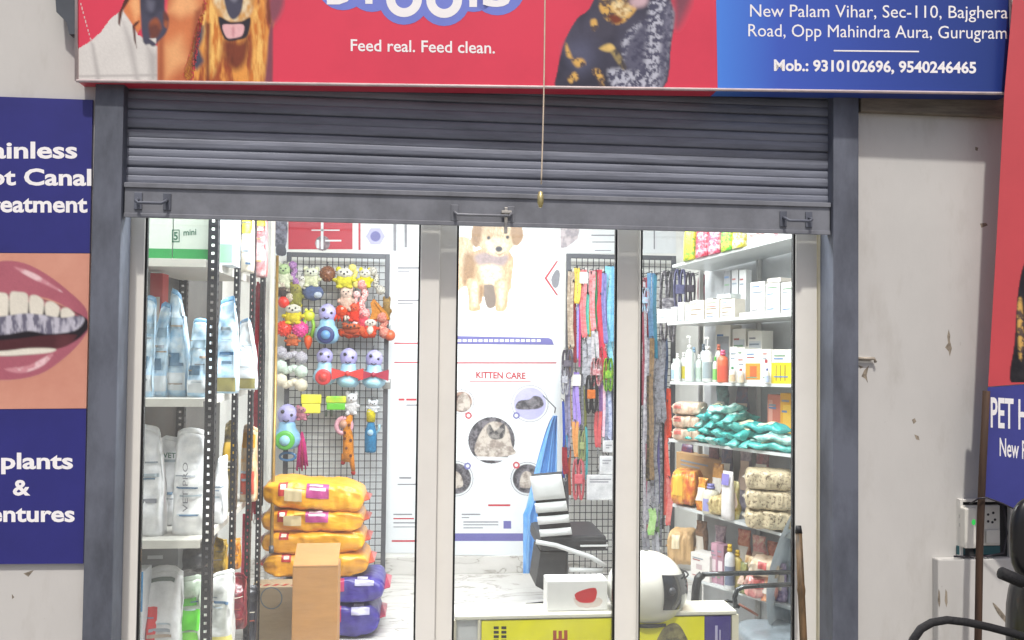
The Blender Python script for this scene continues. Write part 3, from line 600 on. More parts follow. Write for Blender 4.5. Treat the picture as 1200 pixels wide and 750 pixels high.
t = sheet('dog_portrait', 'grey dog portrait print in the corner over the toy grid', [(317, 240), (337, 240), (337, 300), (317, 300)])
pic(t, RW, 'printed_photo', [(smoothpts([(320, 285), (318, 262), (325, 250), (336, 256), (336, 284), (330, 292)]), mat('8c8c9c', .5, scale=30, c2='4c4c58')), (smoothpts([(323, 292), (326, 286), (334, 288), (335, 299), (325, 299)]), mat('55555f', .5, scale=30))])
t = sheet('breed_chart', 'tall white care chart with violet hexagon and thin red rules beside the toy grid', [(415, 236), (494, 236), (494, 648), (415, 648)])
pic(t, RW, 'hexagon', [(circ(440, 277, 11.5, 6, ry=11), LILAC), (smoothpts(circ(440, 277, 6, 8)), VIOL)])
m = M(); bars(m, [(420, 254, 422.5, 293), (462, 401.5, 493, 403), (462, 424, 493, 425.3), (467, 467, 474, 469.5), (476, 467, 488, 469.5), (459, 633, 493, 635), (461, 607, 485, 608.5)]); m.build('red_rule', PRED, t)
m = M(); bars(m, [(461, 255, 464.5, 294), (474, 255, 477, 290), (466, 313, 492, 315), (466, 317, 480, 318.4), (466, 351, 492, 353), (466, 355, 484, 356.4), (476, 474, 492, 475.5), (468, 559, 482, 561), (466, 567, 492, 568.3), (461, 602, 483, 603.6), (461, 612, 492, 613.4), (461, 617, 492, 618)]); m.build('caption_line', PGREY, t)
t = sheet('puppy_poster', 'white poster of a standing golden puppy above the kitten chart', [(498, 236), (655, 238), (655, 404), (498, 402)])
p1 = lambda pts: [(510+x/3.752, 250+y/3.752) for x, y in pts]
PUP = mat('d2b590', .5, scale=60, c2='bb9670', thr=(.3, .7), stretch=(2, 1, .7)); PUP2 = mat('dcc7a8', .5, scale=60, c2='c6a682', thr=(.3, .7), stretch=(2, 1, .7)); PUP3 = mat('a8845f', .5, scale=20)
PSH = mat('a07c58', .5, scale=60); PLT = mat('e8dac4', .5, scale=60, c2='d8c2a0')
pic(t, RW, 'puppy_picture', [
    (smoothpts(p1([(60, 130), (150, 110), (170, 200), (140, 300), (100, 340), (60, 330)])), PUP2, 1.2),
    (smoothpts(p1([(140, 300), (160, 170), (330, 170), (335, 300), (320, 340), (200, 330)])), PUP, 1.2), (smoothpts(p1([(130, 180), (175, 200), (165, 300), (120, 310)])), PSH, 3.5), (smoothpts(p1([(200, 230), (290, 230), (280, 320), (220, 315)])), PLT, 4),
    (smoothpts(p1([(205, 320), (262, 320), (265, 405), (230, 415), (215, 370)])), mat('8a7a70', .5), 1.2),
    (smoothpts(p1([(140, 290), (205, 300), (212, 350), (196, 390), (198, 425), (150, 428), (148, 380)])), PUP, 1.1), (smoothpts(p1([(262, 300), (330, 290), (322, 360), (310, 425), (265, 427), (268, 380)])), PUP, 1.1),
    (smoothpts(p1([(160, 310), (185, 310), (185, 400), (165, 400)])), PLT, 3), (smoothpts(p1([(280, 310), (305, 310), (300, 400), (282, 400)])), PLT, 3), (smoothpts(p1([(196, 320), (212, 330), (205, 390), (194, 390)])), PSH, 2.5),
    (smoothpts(p1([(175, 185), (240, 170), (320, 185), (300, 230), (240, 222), (190, 226)])), mat('a89494', .5, scale=60), 3),
    (smoothpts(p1([(160, 100), (180, 40), (260, 10), (350, 40), (372, 100), (340, 150), (290, 190), (220, 170)])), PUP2, 1.2), (smoothpts(p1([(220, 120), (300, 110), (320, 150), (280, 180), (235, 165)])), PLT, 3),
    (smoothpts(p1([(158, 120), (172, 40), (205, 40), (200, 120), (180, 150)])), PSH, 2.2), (smoothpts(p1([(335, 60), (372, 40), (388, 100), (365, 140), (340, 130)])), PUP3, 1.6),
    (circ(*p1([(235, 108)])[0], 2.1, 10), INK, .9), (circ(*p1([(318, 105)])[0], 2.1, 10), INK, .9), (circ(*p1([(280, 157)])[0], 4.2, 12, ry=3.4), INK, 1), (smoothpts(p1([(262, 172), (282, 180), (304, 170), (284, 186)])), PSH, 1)])
m = M(); polypx(m, RW, [(498, 393), (643, 396), (647, 398), (649, 404), (498, 402.5)], .002); m.build('violet_band', VIOL, t)
m = M(); bars(m, [(536+i*6.2, 397.6, 536+i*6.2+4.6, 400.6) for i in range(16)], off=.0035); m.build('caption_line', PAPER, t)
m = M()
for a, b in (((638, 326), (652, 306)), ((638, 326), (652, 346))): polypx(m, RW, [a, b, (b[0]+2, b[1]), (a[0]+2.6, a[1])], .003)
m.build('chevron', PRED, t)
pic(t, RW, 'printed_photo', [(smoothpts([(646, 326), (652, 316), (656, 320), (654, 336), (648, 336)]), PGREY)], .0015)
t = sheet('hexagon_print', 'pale print with half a grey hexagon above the leash grid', [(656, 240), (792, 240), (792, 297), (656, 297)])
pic(t, RW, 'printed_photo', [([(640+17, 262), (681, 262), (677, 280), (664, 290), (657, 291)], mat('c4b8bc', .5, scale=30, c2='9a9298'))])
m = M(); bars(m, [(693, 275, 720, 276.5), (697, 293, 716, 294), (752, 262, 753.5, 292), (766, 262, 767.5, 292), (694, 283, 720, 284.2)]); m.build('caption_line', PGREY, t)
t = sheet('kitten_poster', 'white kitten care poster with round cat photographs on the rear wall', [(498, 404.5), (657, 406.5), (657, 652), (498, 650)])
m = M(); bars(m, [(498, 424.5, 652, 426)]); text(m, 'KITTEN CARE', RW, 558, 443, 616, 444, 7.2, .003, .03); m.build('red_lettering', mat('b22a38', .5), t)
m = M(); bars(m, [(550, 446.6, 622, 447.4), (572, 591, 598, 593.2)]); m.build('red_rule', PRED, t)
CATG = mat('77737a', .5, scale=30, c2='37353c', thr=(.35, .65)); CATB = mat('a38476', .5, scale=30, c2='5f4a48', thr=(.35, .65)); CATW = mat('c6bcb2', .5, scale=30, c2='948880')
for nm, cx, cy, r_, bgm, ring, badge, bx, by in (('photo_roundel', 541, 471, 15, CATB, PRED, PRED, 549, 487), ('photo_roundel', 621, 473, 22, LILAC, PGREY, VIOL, 605, 487), ('photo_roundel', 576, 516, 27.5, CATG, None, None, 0, 0), ('photo_roundel', 534, 561, 21, CATG, PGREY, VIOL, 548, 546), ('photo_roundel', 618, 561, 20, CATG, PGREY, PRED, 605, 545)):
    lay = [(circ(cx, cy, r_), PGREY if ring else bgm)] if not ring else [(circ(cx, cy, r_), PGREY), (circ(cx, cy, r_-1), PAPER), (circ(cx, cy, r_-2.8), bgm)]
    if cx == 576: lay += [(smoothpts([(556, 525), (566, 502), (578, 494), (594, 500), (600, 522), (604, 532), (580, 536), (562, 536)]), CATW), (smoothpts([(570, 505), (574, 497), (580, 505), (590, 496), (592, 506), (588, 514), (576, 514)]), mat('8f8a86', .5, scale=40, c2='3a383c')), ([(557, 535), (600, 536), (596, 540), (562, 539)], PAPER)]
    elif cx == 621: lay += [(smoothpts([(604, 478), (608, 470), (620, 468), (626, 464), (634, 466), (637, 474), (630, 479), (612, 480)]), CATG)]
    elif cx == 541: lay += [(smoothpts([(536, 480), (537, 466), (545, 460), (551, 470), (549, 480)]), CATW)]
    else: lay += [(smoothpts([(cx-8, cy+10), (cx-7, cy-4), (cx-1, cy-9), (cx+6, cy-4), (cx+8, cy+9)]), CATW)]
    if badge: lay += [(circ(bx, by, 4.2, 14), badge), (circ(bx, by, 2.1, 10), PAPER)]
    pic(t, RW, nm, lay, .0012)
m = M(); bars(m, [(541, 602, 563, 603.6), (541, 606, 550, 607.2), (543, 611, 584, 612.4), (543, 614.4, 584, 615.6), (543, 618, 566, 619.2)]); m.build('caption_line', PGREY, t)
m = M(); bars(m, [(590, 610.5, 599, 619.5), (498, 625, 640, 634)]); m.build('violet_band', VIOL, t)

# ---------------------------------------------------------------- wire grids
WIRE = mat('3a3a40', .5, metal=.3); GFR = mat('55565c', .45, metal=.3, var=.06)
def grid(lab, px0, px1, py0, py1, Y):
    a, b = P(px0, py1, Y), P(px1, py0, Y); t = thing('wire_grid', lab, 'display grid', ((a.x+b.x)/2, Y, a.z)); w = .034
    m = M()
    for bx in (((a.x, a.z), (a.x+w, b.z)), ((b.x-w, a.z), (b.x, b.z)), ((a.x+w+.0005, b.z-w), (b.x-w-.0005, b.z)), ((a.x+w+.0005, a.z), (b.x-w-.0005, a.z+w))): m.box((bx[0][0], Y-.012, bx[0][1]), (bx[1][0], Y+.012, bx[1][1]), .003)
    m.build('frame', GFR, t); m = M(); n = int((b.x-a.x-2*w)/.041)
    for i in range(1, n): x = a.x+w+(b.x-a.x-2*w)*i/n; m.box((x-.0027, Y-.003, a.z+w), (x+.0027, Y+.003, b.z-w))
    n = int((b.z-a.z-2*w)/.05)
    for i in range(1, n): z = a.z+w+(b.z-a.z-2*w)*i/n; m.box((a.x+w, Y+.0032, z-.0026), (b.x-w, Y+.0085, z+.0026))
    m.build('wire_lattice', WIRE, t); return t
GY = 3.08
grid('black wire grid carrying the bright squeaky toys', 329, 457, 298, 688, GY)
grid('black wire grid carrying the coloured leashes and harnesses', 660, 792, 300, 688, GY)
# white upright and brass rod in front of the toy grid
a, b = P(309, 700, 2.7), P(322, 250, 2.7)
tag(M().box((a.x, 2.7, 0), (b.x, 2.75, 2.9), .004).build('white_upright', mat('dcdad2', .5, var=.05)), 'white upright board between the food rack and the toy grid', 'upright')
t = thing('brass_rod', 'thin brass coloured rod leaning by the toy grid behind the yellow bags', 'rod', P(318, 648, 1.7))
M().tube([P(325, 300, 2.62), P(322, 480, 2.1), P(318, 644, 1.66)], .010, 8).build('shaft', mat('b08d4a', .4, metal=.5, var=.2), t); M().tube([P(318, 640, 1.668), P(318, 648, 1.65)], .014, 8).build('cap', GFR, t)

# ---------------------------------------------------------------- squeaky toys on the grid
TY = 3.0; TG = 'toys hanging on the wire grid'
def sz(px, py=400, Y=TY): return px*mpp(400, py, Y)
def hook(t, px, py): p = P(px, py, TY); M().tube([(p.x, GY-.004, p.z+.03), (p.x, TY-.01, p.z+.028), (p.x, TY-.02, p.z+.01), p], .0025, 6).build('hook', WIRE, t)
def toy(name, cat, lab, px, py): t = thing(name, lab, cat, P(px, py, TY), TG); return t
def T_ball(lab, cx, cy, r_, c, spikes=False):
    t = toy('ball_toy', 'pet toy', lab, cx, cy+r_); m = M(); R_ = sz(r_); c_ = P(cx, cy, TY)
    m.ball(c_, R_, 14)
    if spikes:
        for i in range(70):
            z = 1-2*(i+.5)/70; a = i*2.39996; d = Vector((math.sqrt(1-z*z)*math.cos(a), math.sqrt(1-z*z)*math.sin(a), z))
            m.lathe([(R_*.13, 0), (R_*.09, R_*.12), (.001, R_*.16)], c_+d*R_*.97, 6, d)
    m.build('ball', rubber(c), t); hook(t, cx, cy-r_)
def T_plush(lab, cx, cy, w, h, c, c2, ears=True, face=True, seed=1):
    t = toy('plush_toy', 'pet toy', lab, cx, cy+h/2); c_ = P(cx, cy, TY); a, b = sz(w/2)*1.32, sz(h/2)*1.22
    M().ball(c_-Vector((0, 0, b*.25)), (a*.8, a*.6, b*.75), 14, .18, seed, .9).build('body', plush(c), t)
    hd = M().ball(c_+Vector((0, -a*.2, b*.45)), (a*.75, a*.6, b*.5), 14, .1, seed+3).build('head', plush(c2), t)
    m = M()
    for s in (-1, 1):
        if ears: m.ball(c_+Vector((s*a*.55, -a*.1, b*.85)), (a*.26, a*.14, b*.28), 8)
        m.ball(c_+Vector((s*a*.8, -a*.2, -b*.2)), (a*.3, a*.25, b*.2), 8); m.ball(c_+Vector((s*a*.45, -a*.3, -b*.85)), (a*.32, a*.32, b*.2), 8)
    m.build('limb', plush(c), t)
    if face:
        m = M(); 
        for s in (-1, 1): m.ball(c_+Vector((s*a*.28, -a*.78, b*.55)), a*.09, 6)
        m.ball(c_+Vector((0, -a*.82, b*.36)), a*.1, 6); m.build('face', INK, hd)
    hook(t, cx, cy-h/2)
def T_rope(lab, pts, r_, c, c2, knots=True):
    t = toy('rope_toy', 'pet toy', lab, *pts[-1]); P_ = [P(x, y, TY+.01*math.sin(i)) for i, (x, y) in enumerate(pts)]; R_ = sz(r_)
    fine = []
    for i in range(len(P_)-1):
        for q in range(5): fine.append(P_[i].lerp(P_[i+1], q/5))
    fine.append(P_[-1]); m = M().tube(fine, [R_*(1+.16*math.sin(i*1.9)) for i in range(len(fine))], 8); m.build('rope', mat(c, .9, scale=120, c2=c2, thr=(.42, .56), bump=.8, bscale=180), t)
    if knots:
        m = M()
        for p in (P_[0], P_[-1]): m.ball(p, R_*1.7, 10, .25, 4)
        m.build('knot', mat(c, .9, scale=120, c2=c2, bump=.8, bscale=180), t)
    hook(t, *pts[0])
def T_squeak(lab, cx, y0, y1, body, belly, bow=None, disc=None):
    """bottle shaped squeaky doll: round head, narrow neck, round belly; bow or disc on the belly"""
    t = toy('squeaky_doll', 'pet toy', lab, cx, y1); H = y1-y0; s = sz(1); c_ = P(cx, y1, TY); h = H*s; bw = h*.225
    prof = [(.002, 0), (bw*.8, h*.01), (bw*1.25, h*.1), (bw*1.4, h*.22), (bw*1.2, h*.36), (bw*.86, h*.46), (bw*.82, h*.56), (bw*.7, h*.6)]
    M().lathe(prof, c_, 18).build('body', rubber(body), t)
    hd = M().ball(c_+Vector((0, 0, h*.76)), (bw*.98, bw*.85, h*.235), 14, .05, 2).build('head', mat('b0acd6', .45, scale=22, c2='8f8ac4', coat=.1), t)
    m = M().ball(c_+Vector((-bw*.35, -bw*.8, h*.84)), bw*.2, 8).ball(c_+Vector((bw*.5, -bw*.7, h*.76)), bw*.15, 8)
    m.build('eye', INK, hd); m = M().tube([c_+Vector((-bw*.3, -bw*.86, h*.645)), c_+Vector((0, -bw*.92, h*.61)), c_+Vector((bw*.3, -bw*.86, h*.645))], bw*.07, 6); m.build('mouth', INK, hd)
    if disc:
        m = M().lathe([(bw*.95, 0), (bw*.95, bw*.25), (bw*.7, bw*.3), (.002, bw*.3)], c_+Vector((0, -bw*1.2, h*.22)), 18, Vector((0, -1, 0))); d = m.build('belly_disc', rubber(disc), t)
        m = M().lathe([(bw*.5, 0), (bw*.5, bw*.1), (.002, bw*.12)], c_+Vector((0, -bw*1.5, h*.22)), 16, Vector((0, -1, 0))); m.build('disc_centre', rubber(belly), d)
    else: M().ball(c_+Vector((0, -bw*.6, h*.16)), (bw*.95, bw*.9, h*.13), 12).build('belly', rubber(belly), t)
    if bow:
        z = h*.36; m = M()
        for sg_ in (-1, 1): m.poly([c_+Vector((sg_*bw*.12, -bw*1.5, z-bw*.15)), c_+Vector((sg_*bw*1.7, -bw*1.5, z-bw*.7)), c_+Vector((sg_*bw*1.75, -bw*1.5, z+bw*.6)), c_+Vector((sg_*bw*.12, -bw*1.5, z+bw*.15))], Vector((0, bw*.35, 0)))
        m.ball(c_+Vector((0, -bw*1.45, z)), bw*.3, 8); m.build('bow', rubber(bow), t)
    hook(t, cx, y0+1)
T_plush('small cream plush toy with pale green paws at the grid corner', 333, 323, 15, 24, 'd9dcc0', 'b7cf9c', seed=2)
T_rope('purple cotton rope toy at the top of the toy grid', [(343, 311), (346, 318), (342, 324), (348, 331)], 3.0, '7a4a8c', 'c9a0cc')
T_plush('white and lemon cat head plush beside the brown spiky ball', 365, 325, 18, 19, 'd9dcb8', 'dfe3cf', seed=3)
T_ball('brown bristly hedgehog ball at the top of the toy grid', 384, 321, 9, '7a4a2c', True)
T_plush('white plush duck with a yellow belly on the top toy row', 404, 326, 20, 20, 'd8cf3a', 'e4e2d8', seed=5)
T_plush('bright yellow cube shaped plush chick on the top toy row', 428, 326, 14, 19, 'e0d01c', 'e6e2d2', seed=6)
T_rope('cream rope ring with dark flecks under the purple rope', [(331, 334), (339, 338), (334, 345), (341, 349)], 3.6, 'ddd2bf', '6b5a4c')
T_plush('olive green plush turtle beside the grey whale', 347, 345, 14, 22, '8d8a3a', '9a9448', seed=7)
c_ = P(367, 343, TY); t = toy('whale_toy', 'pet toy', 'round slate blue plush whale in the middle of the toy grid', 367, 352)
M().ball(c_, (sz(12.5), sz(8), sz(9.5)), 16, .06, 3).build('body', plush('55648c'), t); M().ball(c_+Vector((sz(6), -sz(6), -sz(3))), (sz(5), sz(3.4), sz(4)), 10).build('belly', plush('b9c2d0'), t)
M().ball(c_+Vector((-sz(12), 0, sz(5))), (sz(5), sz(2), sz(2.5)), 8).build('tail', plush('4a5880'), t); hook(t, 367, 333)
T_plush('pale pink plush bear with fluffy paws above the octopus', 406, 350, 15, 24, 'dcb8a6', 'e2c6b6', seed=8)
T_rope('red and white twisted rope hanging beside the orange star', [(425, 333), (428, 345), (423, 356), (427, 368)], 4.0, 'c8302f', 'e8dcd8')
T_rope('thin white rope with pink flecks beside the tan star', [(418, 345), (416, 356), (420, 368), (417, 380)], 2.6, 'e6d6d2', 'd05a62')
c_ = P(442, 363, TY); t = toy('star_toy', 'pet toy', 'tan suede star shaped toy at the grid edge', 442, 376)
M().poly([c_+Vector((sz(x), 0, sz(y))) for x, y in ((-4, 13), (2, 7), (12, -4), (15, -12), (4, -10), (-9, -12), (-6, -3), (-8, 8))], Vector((0, -sz(4), 0))).build('body', plush('c88236'), t)
M().tube([c_+Vector((sz(x), -sz(4.3), sz(y))) for x, y in ((-3, 8), (3, 0), (8, -7))], sz(.5), 6).build('seam', plush('8a5420'), t); hook(t, 439, 352)
T_plush('brown plush monkey half hidden behind the tan star', 453, 362, 9, 22, '8a6a34', '9a7a44', seed=9)
T_ball('smooth bright red ball at the grid edge', 333, 354, 7.2, 'd8281c')
T_plush('white plush chick with a yellow belly beneath the turtle', 344, 368, 19, 20, 'ddc930', 'e2e0d0', seed=10)
c_ = P(362, 370, TY); t = toy('frog_toy', 'pet toy', 'yellow and green frog toy with long dangling legs', 362, 397)
M().ball(c_, (sz(7), sz(5), sz(6.5)), 12, .1, 2).build('body', rubber('c9cc2c'), t)
for s in (-1, 1):
    M().tube([c_+Vector((s*sz(4), 0, -sz(4))), c_+Vector((s*sz(6), -sz(1), -sz(12))), c_+Vector((s*sz(3), 0, -sz(26)))], [sz(2.2), sz(2), sz(2.4)], 8).build('leg', rubber('7fae2c'), t)
    M().ball(c_+Vector((s*sz(3), -sz(3), sz(6.5))), sz(2), 8).build('eye', rubber('e4e44c'), t)
hook(t, 362, 363)
T_squeak('pale blue squeaky doll with a navy disc on its belly, topmost of the dolls', 383, 355, 403, '8fc0dc', '5f8fc0', disc='26356e')
t = toy('octopus_toy', 'pet toy', 'orange red plush octopus under the pale bear', 402, 376); c_ = P(401, 364, TY)
M().ball(c_, (sz(8), sz(6), sz(7.5)), 12).build('head', plush('dc4a24'), t)
for i in range(5): M().tube([c_+Vector((sz(-6+i*3), 0, -sz(5))), c_+Vector((sz(-8+i*4), -sz(2), -sz(9))), c_+Vector((sz(-9+i*4.4), 0, -sz(13)))], [sz(2), sz(1.7), sz(1)], 7).build('tentacle', plush('e0d0c4' if i > 2 else 'd8401f'), t)
hook(t, 401, 357)
T_plush('pink plush pig below the red and white rope', 426, 374, 12, 18, 'd8485c', 'e0606c', seed=11)
t = toy('lobster_toy', 'pet toy', 'long orange red plush lobster lying across the grid', 424, 398); a, b = P(397, 391, TY), P(441, 391, TY)
pts = [a.lerp(b, q/14)+Vector((0, -.01, sz(1.2)*math.sin(q))) for q in range(15)]
M().tube(pts, [sz(4.6+.9*math.sin(q*2.1))*(1 if 0 < q < 14 else .5) for q in range(15)], 10).build('body', plush('c4431f'), t)
for q in (0, 1): M().ball(a.lerp(b, .62+q*.22)+Vector((0, -sz(5), sz(4))), (sz(4), sz(3), sz(5)), 10, .2, q).build('claw', plush('e2d3c4' if q else 'd8603c'), t)
hook(t, 412, 386)
T_ball('rust orange fleece ball sticking out past the grid edge', 457, 393, 6.6, 'c65a34')
T_ball('red spiky rubber ball beside the pink one', 333, 385, 9, 'd83a2a', True)
T_ball('hot pink spiky rubber ball beside the red one', 352, 386, 9.2, 'd8408c', True)
t = toy('carrot_toy', 'pet toy', 'small orange carrot toy below the pink spiky ball', 361, 410); c_ = P(361, 410, TY)
M().lathe([(.001, 0), (sz(3), sz(4)), (sz(5), sz(10)), (sz(4.6), sz(15)), (sz(2), sz(17))], c_, 12).build('root', rubber('e0561c'), t); M().tube([c_+Vector((0, 0, sz(16))), c_+Vector((sz(1), 0, sz(22)))], [sz(1.6), sz(.6)], 6).build('leaf', rubber('6aa03a'), t); hook(t, 362, 390)
for i, (lab, y0) in enumerate((('grey white knotted rope bone, upper of the pale bone bundle', 412), ('pale mint rope bone in the middle of the bone bundle', 428), ('cream rawhide bone, lowest of the pale bone bundle', 444))):
    cc = (('8f8c9a', 'd8d6dc'), ('b9d2c0', 'e0e6e0'), ('dcd2b8', 'efe9d8'))[i]
    T_rope(lab, [(329, y0+1), (336, y0+6+i), (344, y0+3), (353, y0+7)], 4.4, *cc)
T_squeak('pale blue squeaky doll holding a red ball', 380, 407, 451, '9cc8e0', 'c9342c', disc='cc2d2f')
T_squeak('pale blue squeaky doll with a bright red bow between two others', 408, 407, 454, '9cc8e0', 'a8dcec', bow='d0302c')
T_squeak('pale blue squeaky doll with a dark crimson bow at the grid edge', 438, 409, 455, '9cc8e0', 'a8dcec', bow='9a1c3a')
t = toy('gift_pack', 'pet toy', 'small grey foil pack behind the crimson bow', 453, 456); c_ = P(453, 450, TY+.03); M().box(c_+Vector((-sz(5), 0, -sz(6))), c_+Vector((sz(5), sz(4), sz(6))), .006).build('pack', foil('8c8c8a'), t); M().box(c_+Vector((-sz(4), -.003, sz(2))), c_+Vector((sz(4), -.0005, sz(5)))).build('label', PAPER, t)
T_squeak('lilac squeaky doll with a green ring round a pale blue square', 336, 473, 526, '86b8d8', '9fd4e4', disc='5fb84a')
t = toy('rubber_ring', 'pet toy', 'thin blue rubber ring under the green ringed doll', 337, 541); c_ = P(337, 535, TY); M().tube([c_+Vector((sz(9)*math.cos(a), 0, sz(4.5)*math.sin(a))) for a in [i*math.pi/10 for i in range(20)]], sz(1.5), 8, closed=True).build('ring', rubber('4a7aa8'), t); hook(t, 337, 530)
T_plush('tiny dusty pink plush pig beside the yellow square toy', 354, 484, 13, 14, 'c07a8c', 'cc8a98', seed=12)
for lab, cx, y0, y1, c1, c2, w in (('yellow square squeaky pack with two dark legs', 365, 462, 492, 'd4cc22', 'e8e04a', 12), ('yellow and green square squeaky pack beside the yellow one', 394, 464, 488, 'd6cc2a', '5fbb2a', 12)):
    t = toy('square_toy', 'pet toy', lab, cx, y1); a, b = P(cx-w, y1-8, TY), P(cx+w, y0, TY)
    M().box((a.x, TY-sz(5), (a.z+b.z)/2), (b.x, TY, b.z), .008).build('body', rubber(c1, c2), t); M().box((a.x+.006, TY-sz(4.4), a.z), (b.x-.006, TY-.004, (a.z+b.z)/2-.0005), .006).build('trousers', rubber(c2), t)
    for s in (-1, 1): M().box((P(cx+s*3.2-1.3, 0, TY).x, TY-sz(3.4), a.z-sz(8)), (P(cx+s*3.2+1.3, 0, TY).x, TY-sz(1.4), a.z-.0005), .003).build('leg', rubber('2f3a2c'), t)
    hook(t, cx, y0)
T_plush('white plush rabbit above the orange giraffe', 412, 473, 14, 22, 'dcdadc', 'e6e4e6', seed=13)
t = toy('rubber_ring', 'pet toy', 'pink and peach rubber teething ring beside the giraffe', 403, 512); c_ = P(403, 499, TY); M().tube([c_+Vector((sz(8.6)*math.cos(a), 0, sz(9)*math.sin(a))) for a in [i*math.pi/12 for i in range(24)]], sz(3), 10, closed=True).build('ring', rubber('cf98a4'), t); M().ball(c_+Vector((0, -.004, sz(2))), sz(5.6), 10).build('ball', rubber('b98a72'), t); hook(t, 403, 490)
t = toy('giraffe_toy', 'pet toy', 'long orange giraffe toy with brown spots dangling on the grid', 410, 556); pts = [P(x, y, TY) for x, y in ((410, 486), (407, 500), (408, 515), (408, 530), (407, 541))]
bd = M().tube(pts, [sz(4), sz(5), sz(6.2), sz(6.6), sz(5)], 12).build('body', plush('e08a18'), t)
m = M(); 
for x, y in ((409, 498), (404, 507), (411, 516), (406, 525), (411, 534), (404, 514)): m.ball(P(x, y, TY-sz(6)), (sz(1.8), sz(1), sz(2)), 7)
m.build('spot', plush('7a3f14'), bd)
for x0, x1, y in ((404, 402, 540), (411, 414, 552)): M().tube([P(x0, 532, TY), P(x1, y, TY)], [sz(3.6), sz(2.4)], 8).build('leg', plush('dc8418'), t); M().ball(P(x1, y+2, TY), sz(2.8), 8).build('hoof', plush('b0302a'), t)
hook(t, 410, 484)
t = toy('bottle_toy', 'pet toy', 'blue fabric bottle toy with a yellow top at the grid edge', 434, 531); c_ = P(434, 530, TY)
M().lathe([(sz(6), 0), (sz(7), sz(3)), (sz(7), sz(24)), (sz(5), sz(32)), (sz(3.6), sz(36))], c_, 16).build('body', plush('2f7fae'), t); M().lathe([(sz(5), sz(36.2)), (sz(5.6), sz(46)), (sz(4), sz(52))], c_, 14).build('cap', plush('d8c81c'), t)
M().lathe([(sz(3.6), 0), (sz(3.6), sz(1)), (.001, sz(1.1))], c_+Vector((0, -sz(6.6), sz(24))), 14, Vector((0, -1, 0))).build('badge', rubber('9fc4e0'), t); M().tube([c_+Vector((sz(6), 0, sz(22))), c_+Vector((sz(10), 0, sz(27))), c_+Vector((sz(10), 0, sz(33)))], sz(1.5), 8).build('strap', plush('a8d0e0'), t); hook(t, 434, 478)
t = toy('tassel_toy', 'pet toy', 'fuchsia feather tassel hanging low on the toy grid', 354, 560)
for i in range(9):
    a = i*.7; M().tube([P(354, 506, TY), P(354+3*math.sin(a), 522, TY-.01*math.cos(a)), P(354+6.5*math.sin(a), 548+4*math.cos(i), TY-.02*math.cos(a))], [sz(1), sz(1.9), sz(.9)], 6).build('strand', plush('d82f86' if i % 3 else 'b8305c'), t)
hook(t, 354, 500)

T_plush('tiny white plush mouse above the olive turtle', 354, 331, 11, 13, 'd8d4cc', 'e4e0d8', seed=21)
T_plush('small dark plush bug hooked over the cream rope ring', 331, 341, 11, 11, '4a4040', '6c5c54', seed=22)
T_rope('white and black flecked rope knot beside the yellow chick', [(437, 318), (441, 325), (440, 334), (446, 340)], 3.2, 'e0dccf', '2c2a2a')
T_plush('scarlet plush lamb between the bear and the twisted ropes', 415, 366, 13, 18, 'd83a28', 'e0583c', seed=23)
T_plush('rust brown plush fox under the lobster', 412, 386, 22, 12, 'a8482c', 'c8643c', seed=24)
T_rope('red rope bundle under the brown plush monkey', [(448, 372), (452, 378), (447, 384), (451, 390)], 4.0, 'b0342c', 'd8b09c')
T_plush('coral red plush rabbit at the end of the twisted ropes', 434, 383, 15, 16, 'dc4c34', 'e8dcd2', seed=25)
T_rope('yellow rope twist at the top of the grid beside the duck', [(413, 314), (417, 320), (414, 327), (418, 333)], 2.8, 'd6c83c', 'e8e0a8')
T_plush('small white plush fish hanging over the blue bottle', 437, 476, 12, 12, 'd4d8dc', 'e2e4e8', seed=26)
T_plush('orange plush crab behind the pink spiky ball', 343, 398, 14, 12, 'cf6a3c', 'd87c4c', seed=27)

# ---------------------------------------------------------------- leashes and harnesses
STEEL = mat('b9babd', .3, metal=.8, var=.05)
def leash(lab, pts, wpx, c, c2=None, Y=3.0, strands=2, cat='leash', name='pet_leash', group='leashes hanging on the wire grid', clip=True, card=None):
    P_ = []
    for i in range(len(pts)-1):
        for q in range(4):
            k = q/4; P_.append((pts[i][0]*(1-k)+pts[i+1][0]*k, pts[i][1]*(1-k)+pts[i+1][1]*k))
    P_.append(pts[-1]); t = thing(name, lab, cat, P(*pts[-1], Y), group); s = mpp(pts[0][0], 400, Y); w = wpx*s/(1.0 if strands == 1 else 1.7)
    m = M(); mt = web(c, c2)
    if strands == 1: m.ribbon([P(x, y, Y) for x, y in P_], w, th=.003)
    else:
        dx = wpx*.28; path = [P(x-dx, y, Y+.012) for x, y in P_]; x_, y_ = P_[-1]
        path += [P(x_-dx*.6, y_+wpx*.5, Y+.006), P(x_+dx*.6, y_+wpx*.55, Y-.006)]; path += [P(x+dx*(1+.5*math.sin(y*.08)), y, Y-.012) for x, y in P_[::-1]]; m.ribbon(path, w, th=.003)
    m.build('strap', mt, t)
    x_, y_ = pts[0]; p = P(x_, y_, Y); M().tube([(p.x, GY-.004, p.z+.012), (p.x, Y-.01, p.z+.01), (p.x, Y-.028, p.z-.004), (p.x, Y-.026, p.z+.014)], .003, 6).build('hook', WIRE, t)
    if clip:
        x_, y_ = pts[-1]; p = P(x_, y_+wpx*.5, Y); m = M().tube([p+Vector((0, 0, 0)), p-Vector((0, 0, .03))], [.005, .004], 8); m.tube([p+Vector((.008*math.cos(a), 0, -.042+.013*math.sin(a))) for a in [i*math.pi/5 for i in range(10)]], .0025, 6, closed=True); m.build('clip', STEEL, t)
    if card:
        x_, y_ = pts[0]; a, b = P(x_-wpx*.8, y_+16, Y-.022), P(x_+wpx*.8, y_+3, Y-.022); M().box((a.x, Y-.024, a.z), (b.x, Y-.022, b.z)).build('card', plain(card), t)
    return t
